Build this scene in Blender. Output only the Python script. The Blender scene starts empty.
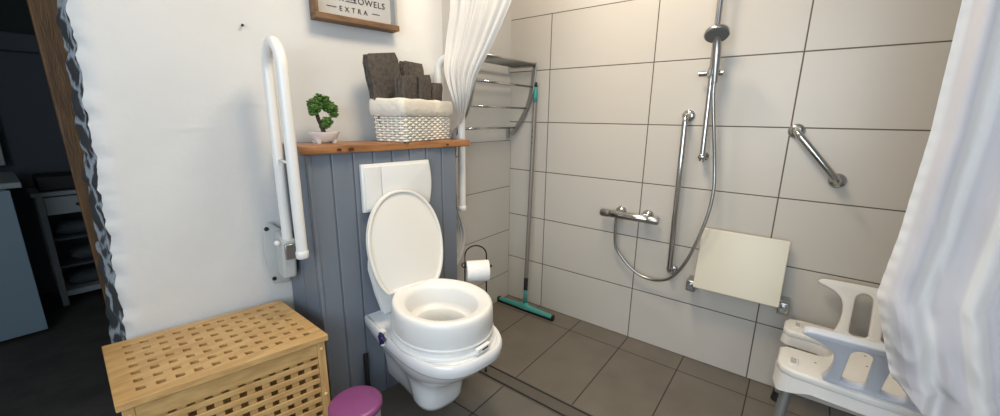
import bpy, bmesh, math, random
from mathutils import Vector, Matrix, noise
random.seed(7)
S = bpy.context.scene
COL = S.collection
PI = math.pi
TH = math.radians(-9)
B0 = Vector((-1.148, -0.145, 0))
WM = Matrix.Translation(B0) @ Matrix.Rotation(TH, 4, 'Z')     # frame of the panelled box: x along it, -y into the room

# ---------------------------------------------------------------- materials
def nd(nt, t, **k):
    n = nt.nodes.new(t)
    for a, b in k.items():
        setattr(n, a, b)
    return n
def mat(name, col, rough=0.5, metal=0, bump=0, bscale=60, var=0, vscale=6, coat=0, trans=0, sss=0, col2=None, stretch=None, alpha=1):
    m = bpy.data.materials.new(name); m.use_nodes = True
    nt = m.node_tree; p = nt.nodes['Principled BSDF']
    p.inputs['Base Color'].default_value = (*col, 1); p.inputs['Roughness'].default_value = rough
    p.inputs['Metallic'].default_value = metal; p.inputs['Coat Weight'].default_value = coat
    p.inputs['Transmission Weight'].default_value = trans
    if sss:
        p.inputs['Subsurface Weight'].default_value = sss; p.inputs['Subsurface Scale'].default_value = .01
    tc = nd(nt, 'ShaderNodeTexCoord'); src = tc.outputs['Object']
    if stretch:
        mp = nd(nt, 'ShaderNodeMapping'); mp.inputs['Scale'].default_value = stretch
        nt.links.new(src, mp.inputs['Vector']); src = mp.outputs['Vector']
    if var:
        n = nd(nt, 'ShaderNodeTexNoise'); n.inputs['Scale'].default_value = vscale; n.inputs['Detail'].default_value = 5
        nt.links.new(src, n.inputs['Vector'])
        r = nd(nt, 'ShaderNodeValToRGB')
        c2 = col2 or tuple(c * (1 - var) for c in col)
        r.color_ramp.elements[0].color = (*c2, 1); r.color_ramp.elements[1].color = (*col, 1)
        r.color_ramp.elements[0].position = .35; r.color_ramp.elements[1].position = .62
        nt.links.new(n.outputs['Fac'], r.inputs['Fac']); nt.links.new(r.outputs['Color'], p.inputs['Base Color'])
    if bump:
        n = nd(nt, 'ShaderNodeTexNoise'); n.inputs['Scale'].default_value = bscale; n.inputs['Detail'].default_value = 4
        nt.links.new(src, n.inputs['Vector'])
        b = nd(nt, 'ShaderNodeBump'); b.inputs['Strength'].default_value = bump; b.inputs['Distance'].default_value = .01
        nt.links.new(n.outputs['Fac'], b.inputs['Height']); nt.links.new(b.outputs['Normal'], p.inputs['Normal'])
    return m
def tile_mat(name, col, grout, ax, ofs, size, gw, rough, var=.04, bump=.15, nscale=3, zlimit=None, plain=None, patch=0):
    """grid of tiles in object coordinates; ax = the two axes used"""
    m = mat(name, col, rough); nt = m.node_tree; p = nt.nodes['Principled BSDF']; L = nt.links
    tc = [n for n in nt.nodes if n.bl_idname == 'ShaderNodeTexCoord'][0]
    sep = nd(nt, 'ShaderNodeSeparateXYZ'); L.new(tc.outputs['Object'], sep.inputs[0])
    def M(op, a, b=None, c=None):
        n = nd(nt, 'ShaderNodeMath', operation=op)
        for i, v in enumerate((a, b, c)):
            if v is None: continue
            if isinstance(v, (int, float)): n.inputs[i].default_value = v
            else: L.new(v, n.inputs[i])
        return n.outputs[0]
    ds, ids = [], []
    for a, o, s in zip(ax, ofs, size):
        q = M('DIVIDE', M('SUBTRACT', sep.outputs[a], o), s)
        f = M('FRACT', q); ids.append(M('FLOOR', q))
        d = M('MULTIPLY', M('MINIMUM', f, M('SUBTRACT', 1, f)), s); ds.append(d)
    d = M('MINIMUM', ds[0], ds[1])
    g = nd(nt, 'ShaderNodeMapRange'); g.inputs['From Min'].default_value = gw * .35; g.inputs['From Max'].default_value = gw * .65
    L.new(d, g.inputs['Value']); fac = g.outputs[0]
    if zlimit:
        above = M('GREATER_THAN', sep.outputs[2], zlimit)
        fac = M('MAXIMUM', fac, M('GREATER_THAN', sep.outputs[2], zlimit + gw * .4))
    comb = nd(nt, 'ShaderNodeCombineXYZ'); L.new(ids[0], comb.inputs[0]); L.new(ids[1], comb.inputs[1])
    wn = nd(nt, 'ShaderNodeTexWhiteNoise', noise_dimensions='2D'); L.new(comb.outputs[0], wn.inputs['Vector'])
    no = nd(nt, 'ShaderNodeTexNoise'); no.inputs['Scale'].default_value = nscale; no.inputs['Detail'].default_value = 6
    L.new(tc.outputs['Object'], no.inputs['Vector'])
    v = M('ADD', M('MULTIPLY', M('SUBTRACT', wn.outputs[0], .5), var * 2), M('MULTIPLY', M('SUBTRACT', no.outputs['Fac'], .5), var * 3 + patch))
    v = M('ADD', v, 1)
    hs = nd(nt, 'ShaderNodeVectorMath', operation='SCALE'); hs.inputs[0].default_value = col; L.new(v, hs.inputs['Scale'])
    c0 = hs.outputs[0]
    if zlimit:
        mx0 = nd(nt, 'ShaderNodeMix', data_type='RGBA'); L.new(above, mx0.inputs[0]); L.new(c0, mx0.inputs[6]); mx0.inputs[7].default_value = (*plain, 1)
        c0 = mx0.outputs[2]
    mx = nd(nt, 'ShaderNodeMix', data_type='RGBA'); L.new(fac, mx.inputs[0]); mx.inputs[6].default_value = (*grout, 1); L.new(c0, mx.inputs[7])
    L.new(mx.outputs[2], p.inputs['Base Color'])
    rr = nd(nt, 'ShaderNodeMapRange'); rr.inputs['To Min'].default_value = .9; rr.inputs['To Max'].default_value = rough
    L.new(fac, rr.inputs['Value']); L.new(rr.outputs[0], p.inputs['Roughness'])
    b = nd(nt, 'ShaderNodeBump'); b.inputs['Strength'].default_value = .6; b.inputs['Distance'].default_value = .002
    h = M('ADD', fac, M('MULTIPLY', no.outputs['Fac'], bump)); L.new(h, b.inputs['Height']); L.new(b.outputs[0], p.inputs['Normal'])
    return m
M_plaster = mat('white_plaster', (.70, .70, .69), .85, bump=.5, bscale=9, var=.03, vscale=2)
M_paint = mat('grey_white_paint', (.60, .59, .56), .7, bump=.15, bscale=40)
M_wall_tile = tile_mat('shower_wall_tile', (.56, .53, .48), (.13, .11, .09), (1, 2), (-.2727, 0), (.5885, .3), .0052, .32, var=.012, bump=.05, zlimit=1.8, plain=(.58, .55, .51))
M_back_tile = tile_mat('back_wall_tile', (.56, .53, .48), (.16, .14, .12), (0, 2), (-1.2, .184), (.6, .3), .004, .32, var=.012, bump=.05)
M_floor = tile_mat('floor_tile', (.150, .131, .106), (.045, .039, .032), (0, 1), (-.15, -.265), (.6, .3), .0052, .42, var=.05, bump=.5, nscale=7, patch=.35)
M_floor_out = tile_mat('floor_tile_outer', (.135, .122, .103), (.034, .03, .027), (0, 1), (-1.005, -.555), (.6, .6), .006, .42, var=.05, bump=.5, nscale=6, patch=.4)
M_hall_floor = mat('darkened_hall_floor', (.085, .078, .072), .7, var=.4, vscale=5, bump=.3, bscale=20)  # dimness of the hall is put into this darker floor colour
M_ceil = mat('ceiling_white', (.75, .74, .72), .9)
M_blue = mat('blue_grey_panelling', (.170, .196, .236), .5, bump=.12, bscale=40, stretch=(1, 1, .1))
M_shelf = mat('varnished_pine', (.40, .185, .072), .4, var=.5, vscale=5, col2=(.22, .09, .032), bump=.15, bscale=30, stretch=(1, 7, 7))
M_knot = mat('wood_knot', (.07, .025, .012), .5)
M_oak = mat('light_acacia', (.62, .40, .165), .42, var=.3, vscale=7, col2=(.49, .29, .11), bump=.1, bscale=40, stretch=(1, 8, 8))
M_oak_v = mat('light_acacia_upright', (.61, .39, .16), .42, var=.3, vscale=7, col2=(.48, .285, .105), bump=.1, bscale=40, stretch=(8, 8, 1))
M_frame = mat('sign_frame_wood', (.22, .115, .052), .55, var=.4, vscale=8, bump=.2, bscale=50, stretch=(1, 6, 6))
M_signwhite = mat('sign_board', (.50, .50, .49), .6)
M_ink = mat('black_ink', (.02, .02, .02), .6)
M_ceramic = mat('white_ceramic', (.80, .82, .84), .12, coat=.5)
M_plastic = mat('white_plastic', (.84, .84, .82), .3)
M_lidplastic = mat('cream_white_plastic', (.82, .80, .75), .3)
M_seatplastic = mat('moulded_white_plastic', (.70, .69, .66), .45, bump=.05, bscale=200)
M_armshade = mat('shade_tinted_plastic', (.55, .58, .64), .45)  # near arm's white plastic, with its bluish shade put into the colour
M_greyleg = mat('grey_aluminium', (.30, .31, .31), .4, metal=.6)
M_navy = mat('navy_plastic', (.015, .015, .09), .35)
M_black = mat('black_rubber', (.012, .012, .013), .5)
M_blackmetal = mat('black_wrought_metal', (.018, .016, .015), .45, metal=.4)
M_chrome = mat('chrome', (.52, .52, .51), .12, metal=1)
M_chromedull = mat('satin_chrome', (.42, .42, .41), .28, metal=1)
M_steel = mat('brushed_steel', (.32, .31, .29), .38, metal=1, bump=.05, bscale=200)
M_slot = mat('dark_slot', (.01, .01, .01), .8)
M_railwhite = mat('white_enamel_tube', (.82, .82, .80), .28)
M_railgrey = mat('pale_grey_plate', (.50, .53, .53), .35)
M_paper = mat('tissue_paper', (.86, .85, .84), .9, bump=.3, bscale=150)
M_purple = mat('purple_plastic', (.25, .065, .20), .35)
M_binbody = mat('pale_bin_body', (.55, .53, .50), .35)
M_towel = mat('charcoal_towelling', (.135, .115, .10), .95, bump=1, bscale=260, var=.35, vscale=60)
M_wicker = mat('white_wicker', (.80, .77, .69), .6)
M_liner = mat('cream_cotton_liner', (.74, .70, .62), .9, bump=.5, bscale=40)
M_pot = mat('white_glazed_pot', (.80, .77, .77), .2, coat=.4)
M_trunk = mat('dark_bark', (.03, .022, .014), .8, bump=.5, bscale=60)
M_leaf = mat('green_leaf', (.085, .20, .03), .6, var=.5, vscale=40, col2=(.03, .09, .012))
M_teal = mat('teal_plastic', (.06, .30, .27), .4)
M_pole = mat('grey_pole', (.24, .22, .20), .4, metal=.3)
M_cream = mat('cream_seat_plastic', (.66, .62, .50), .35)
M_doorwood = mat('old_pine_post', (.13, .066, .022), .6, var=.5, vscale=8, col2=(.08, .038, .013), bump=.3, bscale=30, stretch=(6, 6, 1))
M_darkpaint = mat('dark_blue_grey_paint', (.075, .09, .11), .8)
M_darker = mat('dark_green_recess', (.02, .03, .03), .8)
M_cabinet = mat('pale_blue_laminate', (.22, .32, .40), .5)
M_cart = mat('pale_grey_paint', (.30, .35, .37), .6)
M_blackbox = mat('black_box', (.008, .008, .01), .5)
M_greypane = mat('grey_pane', (.35, .38, .38), .3)
M_water = mat('bowl_water', (.30, .32, .33), .03)

def jamb_mat():
    m = mat('rough_stone_jamb', (.1, .11, .12), .9); nt = m.node_tree; p = nt.nodes['Principled BSDF']; L = nt.links
    tc = [n for n in nt.nodes if n.bl_idname == 'ShaderNodeTexCoord'][0]
    mp = nd(nt, 'ShaderNodeMapping'); mp.inputs['Scale'].default_value = (4.5, 4.5, 7); mp.inputs['Rotation'].default_value = (.5, 0, 0)
    L.new(tc.outputs['Object'], mp.inputs[0])
    n0 = nd(nt, 'ShaderNodeTexNoise'); n0.inputs['Scale'].default_value = 3; L.new(mp.outputs[0], n0.inputs['Vector'])
    n = nd(nt, 'ShaderNodeTexVoronoi'); n.feature = 'DISTANCE_TO_EDGE'; n.inputs['Scale'].default_value = 1.1; L.new(mp.outputs[0], n.inputs['Vector'])
    a = nd(nt, 'ShaderNodeMath', operation='MULTIPLY_ADD'); L.new(n0.outputs['Fac'], a.inputs[0]); a.inputs[1].default_value = .5; L.new(n.outputs['Distance'], a.inputs[2])
    r = nd(nt, 'ShaderNodeValToRGB'); e = r.color_ramp.elements
    e[0].position = .29; e[0].color = (.42, .48, .54, 1); e[1].position = .38; e[1].color = (.05, .055, .062, 1)
    L.new(a.outputs[0], r.inputs[0]); L.new(r.outputs[0], p.inputs['Base Color'])
    b = nd(nt, 'ShaderNodeBump'); b.inputs['Distance'].default_value = .02; L.new(a.outputs[0], b.inputs['Height']); L.new(b.outputs[0], p.inputs['Normal'])
    return m
M_jamb = jamb_mat()
def cloth_mat(name, stripes):
    m = bpy.data.materials.new(name); m.use_nodes = True; nt = m.node_tree; L = nt.links
    p = nt.nodes['Principled BSDF']; out = nt.nodes['Material Output']
    p.inputs['Roughness'].default_value = .95; p.inputs['Specular IOR Level'].default_value = .15; p.inputs['Base Color'].default_value = (.86, .85, .83, 1)
    uv = nd(nt, 'ShaderNodeUVMap'); sep = nd(nt, 'ShaderNodeSeparateXYZ'); L.new(uv.outputs[0], sep.inputs[0])
    if stripes:
        r = nd(nt, 'ShaderNodeValToRGB'); r.color_ramp.interpolation = 'LINEAR'; e = r.color_ramp.elements
        W = (.84, .83, .82, 1); G = (.69, .675, .71, 1)
        e[0].position = 0; e[0].color = W; e[1].position = 1; e[1].color = W
        for ps, c in stripes:
            x = r.color_ramp.elements.new(ps); x.color = G if c else W
        L.new(sep.outputs[0], r.inputs[0]); L.new(r.outputs[0], p.inputs['Base Color'])
    tc = nd(nt, 'ShaderNodeTexCoord'); n = nd(nt, 'ShaderNodeTexNoise'); n.inputs['Scale'].default_value = 14; n.inputs['Detail'].default_value = 6
    L.new(tc.outputs['Object'], n.inputs['Vector'])
    b = nd(nt, 'ShaderNodeBump'); b.inputs['Strength'].default_value = .2; b.inputs['Distance'].default_value = .006
    L.new(n.outputs['Fac'], b.inputs['Height']); L.new(b.outputs[0], p.inputs['Normal'])
    t = nd(nt, 'ShaderNodeBsdfTranslucent'); t.inputs[0].default_value = (.8, .78, .75, 1)
    mx = nd(nt, 'ShaderNodeMixShader'); mx.inputs[0].default_value = .3
    L.new(p.outputs[0], mx.inputs[1]); L.new(t.outputs[0], mx.inputs[2]); L.new(mx.outputs[0], out.inputs[0])
    return m
M_cloth = cloth_mat('white_curtain_cloth', None)
M_cloth2 = cloth_mat('striped_curtain_cloth', [(.011, 0), (.013, 1), (.041, 1), (.044, 0), (.076, 0), (.079, 1), (.109, 1), (.112, 0), (.144, 0), (.147, 1), (.177, 1), (.18, 0), (.25, 0), (.26, 1), (.36, 1), (.37, 0), (.5, 0), (.51, 1), (.6, 1), (.61, 0)])

# ---------------------------------------------------------------- mesh helpers
def link(name, me, m, parent=None, smooth=False, bevel=0, segs=2, auto=None):
    o = bpy.data.objects.new(name, me); COL.objects.link(o)
    if m: me.materials.append(m)
    if smooth:
        for f in me.polygons: f.use_smooth = True
        if auto is not None:
            me.set_sharp_from_angle(angle=math.radians(auto))
    if bevel:
        b = o.modifiers.new('bevel', 'BEVEL'); b.width = bevel; b.segments = segs; b.limit_method = 'ANGLE'; b.angle_limit = math.radians(40)
        for f in me.polygons: f.use_smooth = True
        b.harden_normals = False
        me.set_sharp_from_angle(angle=math.radians(50))
    if parent: o.parent = parent
    return o
def tag(o, label=None, cat=None, group=None, kind=None):
    if label: o['label'] = label
    if cat: o['category'] = cat
    if group: o['group'] = group
    if kind: o['kind'] = kind
    return o
def root(name, label, cat, loc=(0, 0, 0), rz=0, group=None, mw=None):
    o = bpy.data.objects.new(name, None); COL.objects.link(o); o.empty_display_size = .05
    if mw is not None: o.matrix_world = mw
    else:
        o.location = loc; o.rotation_euler = (0, 0, rz)
    return tag(o, label, cat, group)
def wroot(name, label, cat, s, off, z=0, extra=0):
    """thing placed in the panelled box's frame"""
    p = WM @ Vector((s, -off, z))
    return root(name, label, cat, p, TH + extra)
class MB:
    def __init__(s): s.bm = bmesh.new()
    def box(s, x0, x1, y0, y1, z0, z1, mtx=None):
        vs = [s.bm.verts.new(Vector(c) if mtx is None else mtx @ Vector(c)) for c in
              ((x0, y0, z0), (x1, y0, z0), (x1, y1, z0), (x0, y1, z0), (x0, y0, z1), (x1, y0, z1), (x1, y1, z1), (x0, y1, z1))]
        for f in ((0, 3, 2, 1), (4, 5, 6, 7), (0, 1, 5, 4), (1, 2, 6, 5), (2, 3, 7, 6), (3, 0, 4, 7)):
            s.bm.faces.new([vs[i] for i in f])
        return s
    def hexa(s, bot, top):
        vs = [s.bm.verts.new(Vector(c)) for c in list(bot) + list(top)]
        for f in ((0, 3, 2, 1), (4, 5, 6, 7), (0, 1, 5, 4), (1, 2, 6, 5), (2, 3, 7, 6), (3, 0, 4, 7)):
            s.bm.faces.new([vs[i] for i in f])
        return s
    def tube(s, pts, r, n=12, closed=False, flat=1.0):
        pts = [Vector(p) for p in pts]; rs = r if isinstance(r, (list, tuple)) else [r] * len(pts)
        rings = []; N = len(pts); up = None
        for i, p in enumerate(pts):
            if closed: t = (pts[(i + 1) % N] - pts[i - 1]).normalized()
            else: t = (pts[min(i + 1, N - 1)] - pts[max(i - 1, 0)]).normalized()
            if up is None:
                up = Vector((0, 0, 1)) if abs(t.z) < .9 else Vector((1, 0, 0))
            a = (up - t * up.dot(t)).normalized(); up = a; b = t.cross(a)
            rings.append([s.bm.verts.new(p + (a * math.cos(2 * PI * k / n) * flat + b * math.sin(2 * PI * k / n)) * rs[i]) for k in range(n)])
        for i in range(N if closed else N - 1):
            A, Bq = rings[i], rings[(i + 1) % N]
            for k in range(n): s.bm.faces.new((A[k], A[(k + 1) % n], Bq[(k + 1) % n], Bq[k]))
        if not closed:
            s.bm.faces.new(rings[0][::-1]); s.bm.faces.new(rings[-1])
        return s
    def lathe(s, prof, c=(0, 0, 0), n=32, sx=1, sy=1, cap=True, axis='z', mtx=None):
        rings = []
        for r, z in prof:
            ring = []
            for k in range(n):
                a = 2 * PI * k / n; v = Vector((r * sx * math.cos(a), r * sy * math.sin(a), z))
                if axis == 'x': v = Vector((v.z, v.x, v.y))
                if axis == 'y': v = Vector((v.x, v.z, v.y))
                v = Vector(c) + (mtx @ v if mtx else v)
                ring.append(s.bm.verts.new(v))
            rings.append(ring)
        for A, Bq in zip(rings, rings[1:]):
            for k in range(n): s.bm.faces.new((A[k], A[(k + 1) % n], Bq[(k + 1) % n], Bq[k]))
        if cap:
            s.bm.faces.new(rings[0][::-1]); s.bm.faces.new(rings[-1])
        return s
    def loft(s, rings, cap0=True, cap1=True, closed=True):
        R = [[s.bm.verts.new(Vector(p)) for p in ring] for ring in rings]; n = len(R[0])
        for A, Bq in zip(R, R[1:]):
            for k in range(n if closed else n - 1): s.bm.faces.new((A[k], A[(k + 1) % n], Bq[(k + 1) % n], Bq[k]))
        if cap0: s.bm.faces.new(R[0][::-1])
        if cap1: s.bm.faces.new(R[-1])
        return s
    def blob(s, c, r, sub=1, jit=.2):
        g = bmesh.ops.create_icosphere(s.bm, subdivisions=sub, radius=1)
        rr = Vector(r) if isinstance(r, (tuple, list)) else Vector((r, r, r))
        for v in g['verts']:
            k = 1 + random.uniform(-jit, jit)
            v.co = Vector(c) + Vector((v.co.x * rr.x, v.co.y * rr.y, v.co.z * rr.z)) * k
        return s
    def build(s, name, m, parent=None, smooth=False, bevel=0, segs=2, auto=None):
        bmesh.ops.recalc_face_normals(s.bm, faces=s.bm.faces)
        me = bpy.data.meshes.new(name); s.bm.to_mesh(me); s.bm.free()
        return link(name, me, m, parent, smooth, bevel, segs, auto)
def arc(c, r, a0, a1, n, u, v):
    c, u, v = Vector(c), Vector(u), Vector(v)
    return [c + u * math.cos(a0 + (a1 - a0) * i / n) * r + v * math.sin(a0 + (a1 - a0) * i / n) * r for i in range(n + 1)]
def smooth_path(pts, n=6):
    P = [Vector(p) for p in pts]; out = []
    for i in range(len(P) - 1):
        p0, p1, p2, p3 = P[max(i - 1, 0)], P[i], P[i + 1], P[min(i + 2, len(P) - 1)]
        for k in range(n):
            t = k / n
            out.append(.5 * ((2 * p1) + (p2 - p0) * t + (2 * p0 - 5 * p1 + 4 * p2 - p3) * t * t + (3 * p1 - p0 - 3 * p2 + p3) * t ** 3))
    out.append(P[-1]); return out
def plate(name, outline, holes, thick, m, parent=None, mtx=None, bevel=0, smooth=False):
    """flat outline with holes, given thickness; local XY plane mapped by mtx"""
    cu = bpy.data.curves.new(name, 'CURVE'); cu.dimensions = '2D'; cu.fill_mode = 'BOTH'
    cu.extrude = thick / 2 - bevel; cu.bevel_depth = bevel; cu.bevel_resolution = 2
    for pl in [outline] + list(holes):
        sp = cu.splines.new('POLY'); sp.points.add(len(pl) - 1); sp.use_cyclic_u = True
        for q, p in zip(sp.points, pl): q.co = (p[0], p[1], 0, 1)
    if bevel: cu.offset = -bevel
    ob = bpy.data.objects.new(name + '_c', cu)
    COL.objects.link(ob); dg = bpy.context.evaluated_depsgraph_get(); dg.update()
    me = bpy.data.meshes.new_from_object(ob.evaluated_get(dg)); me.name = name
    bpy.data.objects.remove(ob); bpy.data.curves.remove(cu)
    if mtx is not None: me.transform(mtx)
    me.materials.clear()
    bm = bmesh.new(); bm.from_mesh(me); bmesh.ops.remove_doubles(bm, verts=bm.verts, dist=1e-5)
    bmesh.ops.recalc_face_normals(bm, faces=bm.faces); bm.to_mesh(me); bm.free()
    return link(name, me, m, parent, smooth=bool(bevel) or smooth, auto=45 if (bevel or smooth) else None)
def rect(x0, x1, y0, y1): return [(x0, y0), (x1, y0), (x1, y1), (x0, y1)]
def rrect(x0, x1, y0, y1, r, n=5):
    out = []
    for cx, cy, a in ((x1 - r, y0 + r, -90), (x1 - r, y1 - r, 0), (x0 + r, y1 - r, 90), (x0 + r, y0 + r, 180)):
        for i in range(n + 1):
            t = math.radians(a + 90 * i / n); out.append((cx + r * math.cos(t), cy + r * math.sin(t)))
    return out
def basis(o, x, y):
    x, y = Vector(x), Vector(y); z = x.cross(y)
    m = Matrix.Identity(4)
    for i in range(3): m[i][0], m[i][1], m[i][2], m[i][3] = x[i], y[i], z[i], o[i]
    return m
def struct(o): o['kind'] = 'structure'; return o

# ---------------------------------------------------------------- the setting
WOFF = -.24                                # white wall: this far behind the panelled front
def Wp(s, off, z): return WM @ Vector((s, -off, z))
CEIL = 2.4
# floors
DX = -.70
f = MB(); f.box(DX, .10, -3.4, .10, -.05, 0); struct(f.build('floor', M_floor))
f = MB(); f.box(-3.4, -.79, -3.4, .3, -.05, 0); struct(f.build('floor', M_floor_out))
f = MB(); f.box(-.79, DX, -3.4, .10, -.05, -.018); struct(f.build('floor', M_slot))
f = MB(); f.box(-3.4, -.9, .3, 2.62, -.05, 0); struct(f.build('floor', M_hall_floor))
c = MB(); c.box(-3.4, .10, -3.4, 2.62, CEIL, CEIL + .05); struct(c.build('ceiling', M_ceil))
# shower wall (right) and tiled back wall
w = MB(); w.box(0, .10, -3.4, .012, 0, CEIL); struct(w.build('wall_right', M_wall_tile))
w = MB(); w.box(-.62, 0, 0, .012, 0, 1.084); struct(w.build('wall_back', M_back_tile, bevel=.001))
w = MB(); w.box(-.61, .10, .012, .10, 0, CEIL); struct(w.build('wall_back', M_paint))
# white plastered wall: relief on its face, ragged end at the doorway
rnd = random.Random(3); ph = [rnd.uniform(0, 6) for _ in range(20)]
def pedge(z):
    return -.757 - .036 * (1.55 - z) + .0022 * math.sin(z * 23 + ph[0]) + .0022 * math.sin(z * 51 + ph[1]) + .0018 * math.sin(z * 97 + ph[2]) + .004 * noise.noise(Vector((0, 0, z * 60)))
def plaster():
    bm = bmesh.new(); NX, NZ = 90, 300; s1 = .53
    V = []
    for j in range(NZ + 1):
        z = CEIL * j / NZ; row = []
        edge = pedge(z)
        for i in range(NX + 1):
            u = (i / NX) ** 1.5; s = edge + (s1 - edge) * u
            d = .006 * math.sin(s * 5 + z * 3 + ph[3]) * math.sin(z * 4 + ph[4]) + .003 * math.sin(s * 13 + ph[5]) * math.sin(z * 11 - s * 3)
            rb = max(0, 1 - (s - edge) / .05)
            d -= .018 * rb ** 2 - .003 * rb * math.sin(z * 60 + s * 40)
            # two trowel ridges in the plaster
            for (sa, sb, zz, sl) in ((-.60, -.43, 1.175, .05), (-.40, -.27, 1.275, -.12)):
                if sa < s < sb: d += .0025 * math.exp(-((z - zz - sl * (s - sa)) / .006) ** 2) * math.sin(PI * (s - sa) / (sb - sa))
            row.append(bm.verts.new(Wp(s, WOFF + d, z)))
        V.append(row)
    for j in range(NZ):
        for i in range(NX): bm.faces.new((V[j][i], V[j][i + 1], V[j + 1][i + 1], V[j + 1][i]))
    # body of the wall behind the face
    bk = [bm.verts.new(Wp(s, WOFF - .03, z)) for s, z in ((-.76, 0), (s1, 0), (s1, CEIL), (-.76, CEIL))]
    bm.faces.new(bk)
    me = bpy.data.meshes.new('wall_left'); bmesh.ops.recalc_face_normals(bm, faces=bm.faces); bm.to_mesh(me); bm.free()
    struct(link('wall_left', me, M_plaster, smooth=True))
plaster()
# core of that wall with its stone jamb
def jamb():
    bm = bmesh.new(); NY, NZ = 14, 130; V = []
    rnd = random.Random(5)
    for j in range(NZ + 1):
        z = CEIL * j / NZ; row = []
        pf = Wp(pedge(z), WOFF - .018, z); xf = pf.x; xb = xf - .006 + .011 * (z - .45)
        for i in range(NY + 1):
            t = i / NY; y = pf.y + .29 * t
            x = xf + (xb - xf) * t + min(1, t * 6) * (.002 * math.sin(z * 37 + t * 5) + .002 * math.sin(z * 71 + t * 9) + rnd.uniform(-.001, .001))
            row.append(bm.verts.new((x, y, z)))
        V.append(row)
    for j in range(NZ):
        for i in range(NY): bm.faces.new((V[j][i], V[j][i + 1], V[j + 1][i + 1], V[j + 1][i]))
    me = bpy.data.meshes.new('wall_jamb'); bm.to_mesh(me); bm.free()
    struct(link('wall_jamb', me, M_jamb, smooth=True))
jamb()
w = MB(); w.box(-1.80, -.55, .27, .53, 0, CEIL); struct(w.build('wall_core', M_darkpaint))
# wooden door post and lintel of the doorway, wall beyond it
w = MB(); w.hexa([(-1.893, .505, 0), (-1.80, .505, 0), (-1.80, .60, 0), (-1.885, .60, 0)], [(-1.918, .505, CEIL * .86), (-1.80, .505, CEIL * .86), (-1.80, .60, CEIL * .86), (-1.912, .60, CEIL * .86)])
dp = w.build('door_frame_post', M_doorwood, bevel=.006)
d1 = root('door_1', None, None); d1['kind'] = 'structure'; dp.parent = d1; dp.name = 'door_post'
w = MB(); w.box(-2.95, -1.80, .505, .60, CEIL * .86, CEIL * .86 + .09); w.build('lintel', M_doorwood, d1, bevel=.005)
w = MB(); w.box(-2.95, -1.80, .20, .60, CEIL * .86 + .09, CEIL); struct(w.build('wall_above_door', M_plaster))
w = MB(); w.box(-3.4, -2.95, .20, .60, 0, CEIL); struct(w.build('wall_beside_door', M_plaster))
w = MB(); w.box(-3.5, -3.4, -3.4, -3.0, 0, CEIL); w.box(-3.5, -3.4, -.6, 2.62, 0, CEIL); w.box(-3.5, -3.4, -3.0, -.6, 0, .8); w.box(-3.5, -3.4, -3.0, -.6, 2.2, CEIL); struct(w.build('wall_far_left', M_plaster))
# rear wall with the window that lets the daylight in
w = MB(); w.box(-3.4, .10, -3.5, -3.4, 0, CEIL)
struct(w.build('wall_rear', M_plaster))
w = MB()
for a in ((-3.0, -2.95, .8, 2.2), (-.65, -.60, .8, 2.2), (-3.0, -.6, .8, .85), (-3.0, -.6, 2.15, 2.2), (-1.82, -1.78, .8, 2.2)):
    w.box(-3.47, -3.42, a[0], a[1], a[2], a[3])
struct(w.build('window_1', M_railwhite))
# hall behind the doorway
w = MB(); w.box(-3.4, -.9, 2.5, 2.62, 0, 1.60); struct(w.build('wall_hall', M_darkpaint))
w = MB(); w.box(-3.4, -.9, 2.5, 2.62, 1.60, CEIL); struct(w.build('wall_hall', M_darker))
w = MB(); w.box(-3.4, -.9, 2.44, 2.5, 1.59, 1.70); struct(w.build('trim_1', M_darkpaint, bevel=.008))
w = MB(); w.box(-1.0, -.9, .53, 2.5, 0, CEIL); struct(w.build('wall_hall', M_darkpaint))

# ---------------------------------------------------------------- linear drain
M_drain = mat('drain_steel', (.13, .115, .098), .4, metal=.3)
d = root('linear_drain', 'steel linear drain channel in the floor at the shower edge', 'drain', (-.745, 0, 0))
m = MB(); m.box(-.045, -.041, -2.6, -.25, -.014, .001); m.box(.041, .045, -2.6, -.25, -.014, .001); m.box(-.041, .041, -.254, -.25, -.014, .001)
m.build('channel_frame', M_drain, d)
m = MB(); m.box(-.024, .034, -2.6, -.262, -.014, -.001); m.build('grate', M_drain, d, bevel=.001)
m = MB(); m.box(-.0395, -.034, -2.6, -.262, -.014, -.002); m.build('edge_strip', M_drain, d)
# round screw-like stain / floor plugs in front of the drain are part of the tile joints

# ---------------------------------------------------------------- panelled cistern box
bx = root('panelled_cistern_box', 'blue grey tongue and groove panelled box behind the toilet', 'cistern box', mw=WM)
SL, SR, ZT = -.235, .426, 1.09
n = 8; pw = (SR - SL) / n
m = MB()
for i in range(n):
    a, b = SL + i * pw, SL + (i + 1) * pw; g = .0022; ch = .004
    pts = [(a + g * .0, .02), (a + g * .0, .006), (a + g, .006), (a + g, ch * .6), (a + g + ch, 0), (b - g - ch, 0), (b - g, ch * .6), (b - g, .006), (b, .006), (b, .02)]
    m.loft([[(x, y, 0) for x, y in pts], [(x, y, ZT) for x, y in pts]])
m.build('front_panel', M_blue, bx)
m = MB(); sl = -.045                       # the side runs slightly outwards to the old wall
for (t0, t1) in ((0.02, .115), (.119, .225)):
    def q(t, dx=0): return (SL + sl * t / .24 + dx, t)
    m.loft([[(*q(t0), 0), (*q(t1), 0), (*q(t1, .018), 0), (*q(t0, .018), 0)], [(*q(t0), ZT), (*q(t1), ZT), (*q(t1, .018), ZT), (*q(t0, .018), ZT)]])
m.build('side_panel', M_blue, bx)
m = MB(); m.box(SR - .018, SR, .02, .17, 0, ZT); m.build('side_panel', M_blue, bx)
m = MB(); m.box(SL - .003, SL + .012, -.004, .02, 0, ZT); m.build('corner_batten', M_blue, bx, bevel=.004)
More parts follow.
